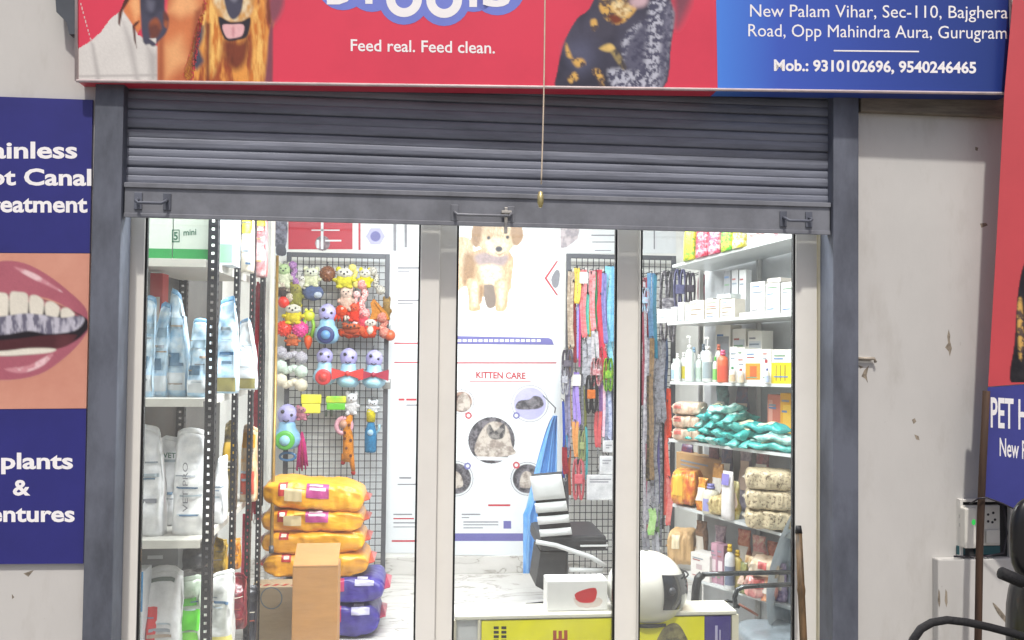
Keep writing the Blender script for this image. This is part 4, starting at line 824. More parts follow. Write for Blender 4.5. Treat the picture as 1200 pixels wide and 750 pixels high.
LS = [
 ('cream woven leash at the near end of the leash grid', [(669, 318), (668, 350), (669, 405)], 6, 'd8c8b4', '9a8878', 2, 1),
 ('mustard leash beside the cream one', [(676, 314), (677, 330), (676, 352)], 6, 'c8a030', 'e0c860', 2, 1),
 ('slim violet leash below the mustard one', [(677, 352), (678, 390), (676, 420)], 3.4, '7a74c8', 'a09ae0', 1, 0),
 ('wine red leash behind the cream strap', [(672, 330), (673, 370), (674, 425)], 4, '8c2834', None, 1, 0),
 ('red leash with a white header card near the mustard one', [(684, 316), (683, 360), (685, 392)], 6, 'c03038', 'd8888c', 2, 1),
 ('teal leash hanging between two red ones', [(689, 345), (688, 366), (689, 392)], 3.6, '3a9a8c', '68c0b0', 1, 1),
 ('scarlet leash with pale stitching beside the teal one', [(694, 317), (693, 350), (696, 385)], 6, 'c83040', 'e0a0a4', 2, 1),
 ('long crimson leash in the middle of the leash grid', [(701, 316), (700, 360), (704, 398), (708, 440)], 7.5, 'b02438', 'd84a5c', 2, 1),
 ('rose pink leash behind the crimson one', [(703, 345), (706, 380), (702, 408)], 5, 'd84868', None, 1, 0),
 ('indigo leash with white edging beside the pale blue coil', [(708, 320), (707, 350), (710, 400)], 4.5, '4a4a8c', '8c88c0', 2, 1),
 ('thick pale blue coiled leash near the middle door frame', [(715, 312), (712, 340), (711, 365), (716, 392), (719, 424)], 10, '5aaed0', '9ad4e4', 2, 1),
 ('narrow sky blue leash beside the thick coil', [(719, 312), (719, 350), (717, 400)], 4, '3a86b8', '7ab8d8', 1, 0),
 ('bright red leash next to the middle door frame', [(721, 338), (722, 360), (721, 385)], 4.4, 'c4202c', None, 1, 0),
 ('black and white dotted leash under the teal one', [(687, 395), (688, 420), (686, 452)], 9, '2c2c34', 'b4b4bc', 2, 1),
 ('grey chain pattern leash below the scarlet one', [(697, 388), (697, 410), (698, 436)], 7, '70707c', 'c8c4c8', 2, 1),
 ('lilac leash with a white header card on the lower row', [(675, 436), (675, 470), (676, 496)], 7, '7a62b8', 'a48cd8', 2, 1),
 ('orange leash hanging below the lilac one', [(674, 494), (674, 512), (676, 532)], 6, 'd07a30', 'e0a060', 2, 1),
 ('navy leash with pale dots beside the lilac one', [(667, 438), (665, 480), (666, 525)], 5, '3a3a5c', '8c88a8', 2, 1),
 ('small turquoise leash end beside the orange one', [(665, 510), (666, 522), (665, 536)], 4, '3a90c0', None, 1, 0),
 ('dark red leash end at the bottom of the grid row', [(662, 524), (662, 540), (663, 552)], 6, '9c2030', None, 2, 1),
 ('plum leash hanging beside the green star leash', [(704, 448), (705, 470), (704, 500)], 5, '6a4080', '9c74b0', 2, 1),
 ('red leash with a broad padded handle beside the dotted blue strap', [(701, 482), (700, 500), (701, 520)], 7, 'b42c34', 'd06064', 2, 1),
 ('blue leash printed with pale dots near the door frame', [(713, 458), (712, 490), (713, 518)], 7, '4a5ca0', 'c0c8e0', 2, 1),
 ('dark slate leash against the middle door frame', [(719, 452), (719, 490), (719, 520)], 5, '3a3c50', '585a74', 2, 0),
]
LS += [
 ('thin magenta cord leash behind the mustard one', [(679, 316), (680, 350), (679, 430)], 2.4, 'b83878', None, 1, 0), ('thin ivory cord leash beside the wine red one', [(671, 330), (670, 400), (671, 440)], 2.4, 'e0d8c8', None, 1, 0),
 ('thin emerald cord leash between the scarlet and crimson ones', [(698, 318), (699, 370), (697, 420)], 2.6, '2c9468', None, 1, 0), ('thin yellow cord leash beside the emerald one', [(692, 320), (691, 380), (692, 440)], 2.2, 'd8b830', None, 1, 0),
 ('thin brown plaited leash under the cream one', [(668, 406), (667, 440), (669, 500)], 3, '6c4a38', '9c7858', 1, 1), ('thin purple cord leash beside the thick pale blue coil', [(709, 330), (710, 380), (708, 450)], 2.6, '6c3c94', None, 1, 0),
 ('thin pink striped leash low beside the plum one', [(708, 452), (708, 480), (707, 512)], 3, 'd8789c', 'e8c8d4', 1, 1), ('thin steel chain leash in the lower row', [(682, 440), (683, 480), (681, 530)], 2.6, 'a8a8b0', '5c5c64', 1, 1),
 ('thin olive cord leash beside the steel chain', [(685, 452), (686, 490), (685, 540)], 2.6, '7c8040', None, 1, 0), ('thin cobalt cord leash at the low end of the grid row', [(660, 470), (661, 510), (660, 560)], 2.8, '2c4cb0', None, 1, 1),
 ('thin rust cord leash under the navy dotted one', [(668, 524), (667, 550), (668, 580)], 3, 'a8502c', None, 1, 1), ('thin aqua cord leash beside the green trimmed harness', [(687, 500), (688, 530), (687, 562)], 2.6, '48b0b8', None, 1, 0)]
for lab, pts, w, c, c2, st_, cd_ in LS: leash(lab, pts, w, c, c2, 2.98+random.uniform(-.03, .02), st_, clip=bool(cd_), card='dcd8d4' if 'card' in lab else None)
def harness(lab, cx, y0, y1, w, c, c2=None, Y=2.93, vest=None):
    t = thing('pet_harness', lab, 'harness', P(cx, y1, Y), 'harnesses hanging on the wire grid'); m = M(); s = mpp(cx, y0, Y); H = y1-y0
    for k, (dx, rr) in enumerate(((-.22, .5), (.22, .5))):
        pts = [P(cx+w*(dx+rr*.36*math.sin(a)), y0+H*(.5-.5*math.cos(a)), Y-.012*k) for a in [i*math.pi/9 for i in range(19)]]; m.ribbon(pts, .30*w*s, th=.005, side=Vector((.6, .7, .3)))
    m.build('strap', web(c, c2), t); a, b = P(cx-w*.32, y0+H*.62, Y-.03), P(cx+w*.32, y0+H*.38, Y-.03); M().box((a.x, Y-.034, a.z), (b.x, Y-.02, b.z), .005).build('chest_pad', web(vest or c, c2), t)
    M().box((P(cx-2, y0, Y).x, Y-.01, P(cx, y0+6, Y).z), (P(cx+2, y0, Y).x, Y-.003, P(cx, y0, Y).z), .002).build('buckle', DARK, t); p = P(cx, y0, Y); M().tube([(p.x, GY-.004, p.z+.012), (p.x, Y, p.z+.01), (p.x, Y-.02, p.z-.004)], .003, 6).build('hook', WIRE, t)
for h in (('black mesh harness under the cream leash', 665, 410, 442, 14, '2c2a34', '6a6470'), ('black harness with an orange chest pad in the leash grid', 693, 440, 484, 15, '24242a', None, 2.93, 'c86a24'),
          ('yellow and lime star printed harness beside the pale blue coil', 713, 420, 458, 12, 'b8d838', '4a8c2c'), ('white harness with red trim beneath the crimson leash', 699, 420, 452, 14, 'd8d4d6', 'a84850'),
          ('scarlet harness with blue trim low on the leash grid', 678, 538, 585, 15, 'c42c3c', 'd87880'), ('white harness with silver buckle between the dark and lilac straps', 662, 428, 462, 10, 'cfcfd4', '8c8c98'),
          ('green trimmed harness beside the orange leash', 682, 505, 540, 9, '5f7a3c', 'a0a878')): harness(*h)
for lab, x0, y0, x1, y1 in (('flat white packet hanging beside the dotted blue leash', 706, 516, 723, 530), ('white printed packet hung lower on the leash grid', 687, 556, 722, 586), ('flat violet packet between the two white ones', 702, 534, 722, 556)):
    a, b = P(x0, y1, 2.9), P(x1, y0, 2.9); t = thing('hanging_packet', lab, 'packet', ((a.x+b.x)/2, 2.9, a.z), 'packets on the leash grid'); M().box((a.x, 2.88, a.z), (b.x, 2.91, b.z), .008).build('pouch', foil('d8d8da' if 'white' in lab else '5c5490', 'b8b8bc' if 'white' in lab else '3a3468'), t)
    m = M(); bars(m, [(x0+4, y0+5, x1-6, y0+6.5), (x0+4, y0+8, x1-9, y0+9.5)], YP(2.88), .001); m.build('print', PGREY, t); p = P((x0+x1)/2, y0, 2.9); M().tube([p, (p.x, GY, p.z+.03)], .003, 6).build('hook', WIRE, t)
# leashes and patterned straps seen through the wide door
LS2 = [
 ('long maroon leash next to the door mullion', [(753, 325), (754, 370), (752, 410), (753, 470)], 8, '7a2434', 'a05060', 2),
 ('white edged pink leash against the door mullion', [(749, 330), (748, 370), (750, 420), (749, 600)], 3, 'c8a8b4', '6a4a58', 1),
 ('denim blue leash beside the maroon one', [(763, 320), (763, 350), (765, 395)], 8, '2c5c8c', '6a94b8', 2),
 ('teal blue cord leash behind the denim one', [(768, 322), (767, 360), (769, 420)], 4, '3a7890', None, 1),
 ('grey snake pattern leash falling to the counter', [(758, 395), (757, 450), (759, 520), (757, 610)], 7, '4c4c58', 'c0bcc4', 2),
 ('black and silver chain leash in the long bundle', [(767, 410), (768, 470), (766, 540), (768, 612)], 8, '26262c', 'a8a8b0', 2),
 ('tan and black braided leash in the long bundle', [(761, 440), (762, 500), (760, 560)], 6, '8a7858', '34302c', 2),
 ('black leash with grey fleck hanging next to the shelf end', [(774, 400), (774, 440), (775, 490)], 9, '2a2a30', '8c8c94', 2),
 ('violet padded leash low in the long bundle', [(771, 478), (772, 530), (771, 585)], 9, '5c5490', '7c74b0', 2),
 ('scarlet leash tangled at the shelf end', [(781, 470), (780, 520), (782, 560), (780, 600)], 6, 'd02c34', 'e06a5c', 2),
 ('orange red leash above the scarlet one', [(784, 455), (783, 480), (784, 510)], 5, 'd8482c', None, 2),
 ('lime green coiled cord above the helmet', [(764, 596), (766, 606), (763, 622)], 8, '78b850', 'b8d898', 2),
 ('pale green cord loop beside the lime coil', [(771, 598), (772, 610), (770, 628)], 5, '9cc888', None, 2),
 ('slate grey leash ends hanging behind the helmet', [(756, 622), (757, 640), (756, 664)], 7, '54545c', '9c9ca4', 2),
 ('silver grey leash ends beside the slate ones', [(768, 624), (768, 645), (769, 668)], 7, '7c7c84', 'b4b4bc', 2)]
LS2 += [('thin white cord leash in the long bundle', [(755, 330), (757, 420), (754, 520), (756, 630)], 2.6, 'd0ccd0', '8c8890', 1), ('thin burgundy cord in the long bundle', [(760, 330), (759, 420), (762, 540)], 3, '8c2c3c', None, 1), ('thin black cord leash beside the violet padded one', [(777, 400), (777, 500), (776, 620)], 3, '1e1e24', None, 1), ('thin silver chain leash beside the scarlet one', [(774, 480), (775, 560), (774, 640)], 3, 'b0b0b8', '3c3c44', 1), ('dark brown braided leash under the denim one', [(764, 396), (763, 470), (764, 560)], 4.5, '4c3a30', '8c7458', 2),
        ('thin pink cord leash low in the long bundle', [(758, 520), (759, 580), (758, 640)], 2.8, 'c87890', None, 1), ('dark navy leash at the edge of the shelf end', [(779, 396), (780, 430), (779, 468)], 5, '2c3450', '5c6c8c', 2), ('coral red leash loop low at the shelf end', [(784, 560), (786, 585), (783, 612)], 6, 'd04850', 'e08c84', 2)]
for i, (lab, pts, w, c, c2, st_) in enumerate(LS2): leash(lab, pts, w, c, c2, 2.8-.03*(i % 4), st_, group='leashes in the long bundle', clip=i % 2 == 0)
for h in (('silver patterned harness spreading into two straps by the shelf', 783, 318, 400, 22, 'b8b4b8', '4c4a54', 2.5), ('navy mesh vest harness beside the silver one', 797, 316, 362, 16, '3a3c5c', '5c5c7c', 2.3), ('black mesh vest harness next to the white cartons', 809, 320, 356, 13, '2c2a34', '4a4450', 2.25),
          ('maroon vest harness hanging behind the white cartons', 824, 322, 358, 14, '4c2830', '7c4c54', 2.2), ('dark brown vest harness with a pale patch', 832, 318, 352, 12, '38302c', '84746c', 2.15), ('pink bowed harness on the maroon leash', 755, 338, 366, 14, 'b88a9c', '8cb0c4', 2.6)): harness(*h)

# ---------------------------------------------------------------- bags, cartons and pouches
def pouch(name, lab, px0, px1, pytop, z, Y, dep, c, c2=None, pinch=0.0, group=None, prints=(), cat='bag', seal=None, seed=0, mt=None):
    """standing gusseted pouch on height z; pinch narrows its top; prints: (a0,a1,t0,t1,colour) on the front"""
    xa, xb = X(px0, Y, pytop), X(px1, Y, pytop); zt = Z(pytop, Y, (px0+px1)/2); w = (xb-xa)/2; h = zt-z; cx = (xa+xb)/2
    t = thing(name, lab, cat, (cx, Y, z), group); rnd = random.Random(seed+int(px0)); ln = rnd.uniform(-.03, .03)
    def S(u, v, off=0):
        a = 2*math.pi*v; k = 1-pinch*.75*max(0, (u-.4)/.6)**1.5; wd = w*k*(1-.05*math.sin(u*3.1)); dd = dep/2*min(1, max(0, (1-u)/.8))**.75*(.75+.25*min(1, u*6))+.003
        fold = max(0, u-.5)
        n_ = (noise.noise(Vector((math.cos(a)*1.6+seed, math.sin(a)*1.6, u*4)))*(.016+.014*u)+noise.noise(Vector((math.cos(a)*4+seed*2.3, math.sin(a)*3, u*11)))*.011)*min(1, u*5+.3)
        x = wd*se(math.cos(a), .45)*(1+n_*2); y = dd*se(math.sin(a), .55)+n_*min(1, (1.02-u)*4)+fold*fold*.09*math.sin(math.cos(a)*2.6+seed*1.9)
        return Vector((cx+x+ln*(1+pinch*3)*u*u*h*.6, Y+dep/2+y-off, z+u*h*(1-.05*abs(math.cos(a)+.4*math.sin(seed))*(u > .75))))
    M().surf(lambda u, v: S(u*.95, v), 22, 32, True, True, True).build('body', mt or foil(c, c2), t)
    M().surf(lambda u, v: S(.95+.05*u, v), 3, 32, True, True, True).build('top_seal', foil(seal or c, c2), t)
    rp = random.Random(seed*13+int(px1)); lum = sum(lin(c)); extra = []
    for q in range(5):
        a0 = rp.uniform(.60, .76); t0 = rp.uniform(.1, .72); extra.append((a0, min(.92, a0+rp.uniform(.05, .15)), t0, t0+rp.choice((.012, .016, .03)), rp.choice(('6c88a0', '8c949c', '4c6c8c', 'a8b4bc', '9c8c7c') if lum > .9 else ('d8d0c0', 'c8a860', 'a85040'))))
    for i, (a0, a1, t0, t1, pc) in enumerate(list(prints)+extra):
        M().surf(lambda u, v: S(t0+(t1-t0)*u, a0+(a1-a0)*v, .0045+.0006*i), 5, 8).build('print', plain(pc), t)
    return t, S
def carton(name, lab, px0, px1, pytop, z, Y, dep, c, group=None, prints=(), cat='carton', rotz=0, py_ref=None, rough=.6):
    xa, xb = X(px0, Y, py_ref or pytop), X(px1, Y, py_ref or pytop); zt = Z(pytop, Y, (px0+px1)/2); t = thing(name, lab, cat, ((xa+xb)/2, Y, z), group)
    M().box((xa, Y, z+.0005), (xb, Y+dep, zt), .003).build('box', mat(c, rough, var=.06, scale=6), t)
    for i, (u0, u1, v0, v1, pc) in enumerate(prints):
        M().box((xa+(xb-xa)*u0, Y-.0012-.0005*i, z+(zt-z)*v0), (xa+(xb-xa)*u1, Y-.0002, z+(zt-z)*v1)).build('print', plain(pc), t)
    return t
def lying(name, lab, x0, x1, z, h, Y, dep, c, c2=None, group=None, prints=(), cat='bag', seal=None, tilt=0.0, seed=0, mt=None, endw=.012, rot=0.0, wr=1.0):
    """pillow shaped bag lying on height z between x0 and x1 (metres)"""
    cx = (x0+x1)/2; w = (x1-x0)/2; t = thing(name, lab, cat, (cx, Y+dep/2, z), group)
    def S(u, v, off=0):
        s = 2*u-1; a = 2*math.pi*v; pr = max(0, 1-abs(s)**(9 if wr < 1.2 else 6))**.5; n_ = wr*noise.noise(Vector((s*3+seed*1.7, math.cos(a)*1.5, math.sin(a)*1.5)))*.014+wr*noise.noise(Vector((s*9, math.cos(a)*3+seed, math.sin(a)*3)))*.006+wr*1.3*noise.noise(Vector((s*4, math.cos(a)*6+seed, math.sin(a)*6)))*.014*abs(s)**3
        y = (dep/2+n_)*se(math.cos(a), .55)*(.75+.25*pr); zz = h/2*(.12+.88*pr)*se(math.sin(a), .45)*(1+n_*4)
        p = Vector((s*(w-endw), y, h/2+zz+tilt*s*.5+h*.06*noise.noise(Vector((s*1.5+seed, 0, 1)))))
        if off: p += Vector((0, -off, off*.3))
        q = Vector((p.x*math.cos(rot)-p.y*math.sin(rot), p.x*math.sin(rot)+p.y*math.cos(rot), p.z)); return Vector((cx, Y+dep/2, z))+q
    M().surf(S, 44, 36, True, True, True).build('body', mt or foil(c, c2), t)
    m = M()
    for s in (0, 1):
        p = [S(s, v) for v in (.25, .5, .75, 0)]; q = Vector(((-1 if s == 0 else 1)*endw, 0, 0)); c0 = S(s, 0).lerp(S(s, .5), .5)
        a_, b_ = S(s, .5), S(s, 0); m.add([a_, b_, b_+q+Vector((0, .01, -.012)), a_+q+Vector((0, -.01, .012)), a_+Vector((0, 0, .005)), b_+Vector((0, 0, .005)), b_+q+Vector((0, .01, -.008)), a_+q+Vector((0, -.01, .016))], [(0, 1, 2, 3), (7, 6, 5, 4), (0, 4, 5, 1), (1, 5, 6, 2), (2, 6, 7, 3), (3, 7, 4, 0)])
    m.build('end_seal', foil(seal or c), t)
    for i, (u0, u1, a0, a1, pc) in enumerate(prints):
        M().surf(lambda u, v: S(u0+(u1-u0)*u, 1-(a0+(a1-a0)*v)+.02, .003+.001*i), 8, 6).build('print', plain(pc), t)
    return t

# ---------------------------------------------------------------- the slotted angle rack with pet food
RY0, RY1 = .34, 1.50; RX1 = X(251, RY0, 500); RX0 = XL+.012
BLKM = mat('2b2b30', .5, metal=.4, var=.15); SHW = mat('c9c7c0', .5, var=.05, scale=4)
rk = thing('storage_rack', 'black slotted angle rack with white shelves full of pet food bags', 'rack', ((RX0+RX1)/2, (RY0+RY1)/2, 0))
SZ = [Z(303, RY0, 200), Z(467, RY0, 200), Z(633, RY0, 200), Z(795, RY0, 200)]
def post(x, y, w=.042):
    m = M()
    z = 0.0; x1 = x+w
    hw = .014 if w > .035 else .0085
    m.box((x1-hw, y, 0), (x1, y+.003, 2.75)); m.box((x, y, 0), (x+hw, y+.003, 2.75))
    k = 0
    while z < 2.74: m.box((x+hw+.0001, y+.0002, z), (x1-hw-.0001, y+.0028, z+.0225)); z += .034
    m.box((x1-.0031, y+.0032, 0), (x1-.0002, y+.016, 2.75)); m.box((x1-.0031, y+.028, 0), (x1-.0002, y+.04, 2.75)); z = .01
    while z < 2.72: m.box((x1-.003, y+.0161, z), (x1-.0003, y+.0279, z+.0215)); z += .034
    m.build('post', BLKM, rk)
for y, w_ in ((RY0, .040), (RY0+.46, .024), (RY1-.30, .024), (RY1, .024)): post(RX1-w_, y, w_)
for y in (RY0, RY1): post(RX0, y)
for z in SZ:
    m = M().box((RX0+.005, RY0+.005, z-.012), (RX1-.046, RY1+.03, z), .002).box((RX0+.005, RY0-.004, z-.034), (RX1-.046, RY0-.0005, z), .002).box((RX1-.0455, RY0+.045, z-.034), (RX1-.044+.002, RY1-.002, z+.001), .002)
    m.build('shelf', SHW, rk)
M().box((XL+.001, RY0+.06, .05), (XL+.009, RY1+1.1, 2.7)).build('wall_shade_sheet', mat('5f5e5c', .7, var=.15, scale=3), rk)  # added sheet, its dark grey puts in the shade on the side wall
PF = 'pet food bags on the slotted rack'
def addtxt(t, body, pl, *a, mt=None, **k): m = M(); text(m, body, pl, *a, **k); return m.build('lettering', mt or mat('23694a', .5), t)
# top shelf
YF = RY0+.03
for lab, a, b, Y_ in (('white and green tray pack beside the door stile on the top rack shelf', 163, 203, YF), ('white and green tray pack lettered mini on the top rack shelf', 204, 247, YF)):
    t = carton('food_pack', lab, a, b, 232, SZ[0], Y_, .2, 'd3ded4', PF, [(.0, 1.0, .0, .17, '2a9a4c')], 'pack')
    if 'mini' in lab:
        addtxt(t, 'mini', YP(Y_), 215, 276, 230, 275, 7, .003, .02); addtxt(t, '5', YP(Y_), 203.5, 281, 208.5, 281, 9, .003, .03)
        m = M(); bars(m, [(201.5, 269, 210.5, 270.2), (201.5, 282.6, 210.5, 284), (201.5, 270.2, 202.6, 282.6), (209.4, 270.2, 210.5, 282.6)], YP(Y_), .003); m.build('number_frame', mat('23694a', .5), t)
carton('food_pack', 'pale blue and white pack with a green leaf behind the front post, top shelf', 256, 275, 240, SZ[0], .62, .15, 'cdd6dc', PF, [(.1, .9, .05, .35, '8fbfa0')], 'pack')
pouch('food_bag', 'cream bag with a yellow cap print on the top shelf', 280, 296, 235, SZ[0], .98, .12, 'dcd4c4', None, .05, PF, [(.62, .88, .55, .9, 'd8c040')])
pouch('food_bag', 'red and white patterned bag at the far end of the top shelf', 296, 312, 238, SZ[0], 1.25, .12, 'b8404c', 'e0d0d0', .05, PF, [(.62, .9, .7, .95, 'd8c838')])
# second shelf: pale blue pouches
carton('treat_carton', 'red carton standing behind the pale blue pouches', 176, 191, 320, SZ[1], .80, .1, 'c02a24', None, [(.2, .8, .55, .8, 'e0d8d0')])
BL = ('d8e4ea', '8fbfe0')
for i, (lab, a, b, top, Y_, pn) in enumerate((('pale blue pouch with twisted top next to the door stile', 163, 181, 345, .40, .45), ('pale blue pouch with a curled blue top, second from the stile', 177, 197, 352, .43, .6), ('light blue pouch with tall pinched top in the middle of the row', 196, 221, 336, .45, .62), ('pale blue pouch beside the front rack post', 219, 244, 372, .41, .3),
         ('light blue pouch standing behind the front post', 252, 279, 345, .72, .55), ('white pouch with a sloping shoulder near the rear posts', 276, 301, 372, 1.05, .6))):
    pouch('kibble_pouch', lab, a, b, top, SZ[1], Y_, .10, BL[0], BL[1] if i < 5 else 'd4d6d8', pn, 'pale pouches on the second rack shelf', [(.66, .84, .62, .72, '9cb4c4'), (.60, .90, .06, .22, 'd2d8dc'), (.66, .76, .28, .40, '5b7c96')] if i not in (4, 5) else [(.62, .9, .02, .16, '8c8450')], seal='5f9ccc', seed=i)
# third shelf
for i, (lab, a, b, top, Y_, pn) in enumerate((('tall plain white bag with a folded ear top beside the door stile', 160, 192, 498, .40, .5), ('white bag half hidden between the two tall ones', 183, 212, 512, .62, .1), ('broad white bag with vertical lettering beside the front post', 201, 243, 502, .42, .12), ('white bag with a slanted shoulder behind the front post', 247, 263, 535, .66, .5))):
    t, S_ = pouch('white_bag', lab, a, b, top, SZ[2], Y_, .13, 'efefef', 'd2d4d8', pn, 'white bags on the third rack shelf', [(.68, .8, .30, .34, '8a8c94')] if i == 0 else [], seed=20+i)
    if i == 2: addtxt(t, 'VET PRO', YP(Y_-.007), 220, 600, 220, 542, 6, .002, .0, rot90=True, mt=PGREY)
    if i == 1: addtxt(t, 'VET', YP(Y_-.007), 191, 536, 206, 537, 6, .002, .02, mt=mat('5c8270', .5))
pouch('food_bag', 'black and yellow bag behind the front post on the third shelf', 258, 276, 492, SZ[2], .95, .12, '3c3830', '8c7838', .2, PF, [(.64, .86, .55, .75, 'c8a028')], seed=31)
pouch('food_bag', 'cream and orange bag at the far end of the third shelf', 281, 300, 498, SZ[2], 1.22, .12, 'd8a468', 'd9d0bc', .1, PF, [(.62, .88, .1, .4, 'c8503c'), (.62, .88, .7, .9, 'd89a28')], seed=32)
# bottom shelf
carton('flat_carton', 'grey flat carton with a dark blue base on the lowest rack shelf', 158, 209, 638, Z(672, .55, 180), .55, .3, '7c7e80', None, [(.3, .65, .5, .62, 'c8cacc'), (0, 1, 0, .14, '2c3c60')])
tag(M().ball(P(220, 668, .62)+Vector((0, .1, .03)), (.075, .1, .06), 14, .35, 3, .8).build('black_bundle', foil('24242a', '4c4c50')), 'crumpled black plastic bundle beside the grey flat carton', 'bundle')
z3 = SZ[3]
carton('tall_carton', 'narrow white carton with a blue top beside the door stile, lowest shelf', 152, 168, 670, z3, .36, .12, 'd2d6da', None, [(0, 1, .62, 1, '3f86bc'), (.1, .9, .72, .8, '8fb8d8')])
pouch('food_bag', 'white bag with a big red round print on the lowest shelf', 167, 212, 668, z3, .40, .16, 'dcdcdc', None, .03, PF, [(.58, .74, .12, .62, 'cf2027'), (.66, .8, .86, .9, '4c5c54')], seed=41)
t, S_ = pouch('toy_pack', 'clear pack of lime green plush toys beside the front post', 207, 236, 676, z3, .46, .12, 'c8d4c4', '9cb098', .25, None, [(.60, .9, .4, .62, '58c428'), (.6, .86, .1, .38, '6cb83c'), (.66, .8, .66, .76, '4cae28')], 'pack', seed=42)
pouch('food_bag', 'white bag with a pale yellow foot behind the front post, lowest shelf', 243, 272, 672, z3, .62, .14, 'dadad8', None, .1, PF, [(.55, .95, .0, .22, 'e0d078')], seed=43)
pouch('food_bag', 'crimson and black patterned bag on the lowest rack shelf', 263, 287, 676, z3, .95, .13, '9c2434', '2c2028', .1, PF, [(.6, .74, .3, .5, 'c03040')], seed=44)
pouch('food_bag', 'golden yellow bag under the third shelf behind the front post', 247, 264, 632, Z(672, .85, 255), .85, .1, 'd8ac20', '6a5820', .2, PF, seed=45)
pouch('food_bag', 'bright orange bag under the third shelf near the rear posts', 266, 280, 632, Z(668, 1.1, 273), 1.1, .1, 'e09a20', 'b86a18', .2, PF, seed=46)
pouch('food_bag', 'dark bag with yellow letters at the far foot of the rack', 284, 300, 690, .02, 1.3, .12, '24242c', '3c3c44', .1, PF, seed=47)
# leashes hung from the rack's end
RG = 'leashes hung at the far end of the rack'
for lab, pts, w, c, c2 in (('long dark red leash with a looped end hung from the rack', [(299, 330), (298, 420), (296, 520), (293, 606)], 6.5, '8c1c2c', 'b03848'), ('crimson leash beside the long dark red one', [(303, 332), (303, 430), (301, 560), (299, 600)], 4, 'a8203c', None), ('bright red leash hung low beside the cardboard box', [(289, 602), (288, 650), (285, 712)], 8, 'c0283c', 'd8506c'), ('black leash strap behind the red ones', [(309, 330), (308, 430), (306, 590)], 4, '1c1c20', None)):
    t = leash(lab, pts, w, c, c2, 1.575, 2, group=RG)
    [bpy.data.objects.remove(o) for o in list(t.children) if o.name.startswith('hook')]

# ---------------------------------------------------------------- stacked sacks and cardboard boxes
SY = 1.74; YEL = ('f0ac20', 'e0951a')
def sackm(c, c2): return mat(c, .36, var=.1, scale=9, bump=1.0, bscale=17, coat=.1, c2=c2, stretch=(.55, 1.2, 1.2))
zs = [Z(y, SY, 370) for y in (745, 711, 680, 652, 627, 603)]
zs[0] = .003
PU = ('4a3f9c', '322a78')
for i, (lab, px1, z, h, sl) in enumerate((('violet blue sack lying on the floor, lowest of the whole stack', 452, zs[0], zs[1]-zs[0]+.012, .0), ('violet blue sack with a white top corner under the yellow sacks', 457, zs[1], zs[2]-zs[1]+.012, .0))):
    lying('food_sack', lab, X(322, SY), X(px1, SY, 700), z, h, SY, .42, *PU, 'violet sacks at the foot of the stack', [(.42, .62, .52, .64, 'c03068'), (.72, .9, .54, .62, 'c8c6e4'), (.74, .84, .63, .67, 'c8c6e4')], 'sack', 'b8304c', seed=50+i, mt=sackm(*PU), endw=.034, wr=1.9)
for i, (lab, x0, x1, z, h, tl) in enumerate((('lowest yellow sack resting on the violet ones', 306, 436, zs[2], zs[3]-zs[2]+.014, 0), ('second yellow sack from the bottom of the yellow stack', 303, 431, zs[3], zs[4]-zs[3]+.014, 0), ('yellow sack just under the topmost one', 302, 429, zs[4], zs[5]-zs[4]+.016, -.01), ('topmost yellow sack, its far end sagging', 302, 429, zs[5]+.004, Z(568, SY, 370)-zs[5]-.005, -.045))):
    lying('food_sack', lab, X(x0-6, SY, 620), X(x1+3, SY, 620), z, h, SY+.01*i, .42, *YEL, 'yellow sacks stacked by the toy grid', [(.17, .26, .52, .66, 'b8302c'), (.19, .24, .55, .62, 'e8d8c8'), (.44, .66, .52, .67, 'b04080'), (.47, .63, .56, .60, 'e0d0dc'), (.47, .60, .62, .65, 'e0d0dc'), (.33, .43, .57, .65, 'e0b048'), (.23, .4, .505, .56, 'dcc89c')] if i > 1 else ([(.18, .27, .54, .66, 'b8302c'), (.2, .25, .57, .63, 'e8d8c8')] + ([(.45, .68, .66, .72, 'b8302c')] if i == 1 else [])), 'sack', 'c03a28', tl, 60+i, mt=sackm(*YEL), endw=.034, wr=1.9)
KR = mat('b5844f', .75, var=.08, scale=5, stretch=(1, 1, 6)); KR2 = mat('9a876c', .75, var=.08, scale=5, stretch=(1, 1, 6)); TAPE = mat('c08f58', .35, var=.05)
BY = 1.28; xa, xb = X(342.5, BY, 690), X(396, BY, 690); zt = Z(663, BY, 370)
t = thing('cardboard_box', 'tall brown cardboard box with a closed top flap before the yellow sacks', 'box', ((xa+xb)/2, BY, 0))
M().box((xa, BY, .003), (xb, BY+.16, zt), .004).build('box', KR, t); M().poly([(xa+.002, BY+.001, zt+.001), (xb-.002, BY+.001, zt+.001), (xb-.002, BY+.15, zt+.085), (xa+.002, BY+.15, zt+.085)], Vector((0, .003, -.004))).build('top_flap', KR, t)
M().box((xa+.003, BY-.0006, zt-.008), (xb-.003, BY-.0002, zt-.0045)).build('crease_line', mat('8f683c', .8), t)
BY = 1.56; xa, xb = X(293, BY, 720), X(346, BY, 720); zt = Z(688, BY, 320)
t = thing('cardboard_box', 'grey brown cardboard box with an oval print, shorter of the two boxes', 'box', ((xa+xb)/2, BY, 0))
M().box((xa, BY, .003), (xb, BY+.17, zt), .004).build('box', KR2, t)
m = M(); pl = YP(BY)
ringpx(m, pl, 318, 701, 13, 11.8, .001); m.build('print', mat('5c6a74', .6), t)
m = M()
for k in range(5): x0 = xa+.01+k*.05; m.poly([(x0, BY+.01+.012, zt+.0006), (x0+.022, BY+.022, zt+.0006), (x0+.04, BY+.06, zt+.0006), (x0+.018, BY+.06, zt+.0006)], Vector((0, 0, .0008)))
m.build('striped_tape', mat('a0342c', .5), t)

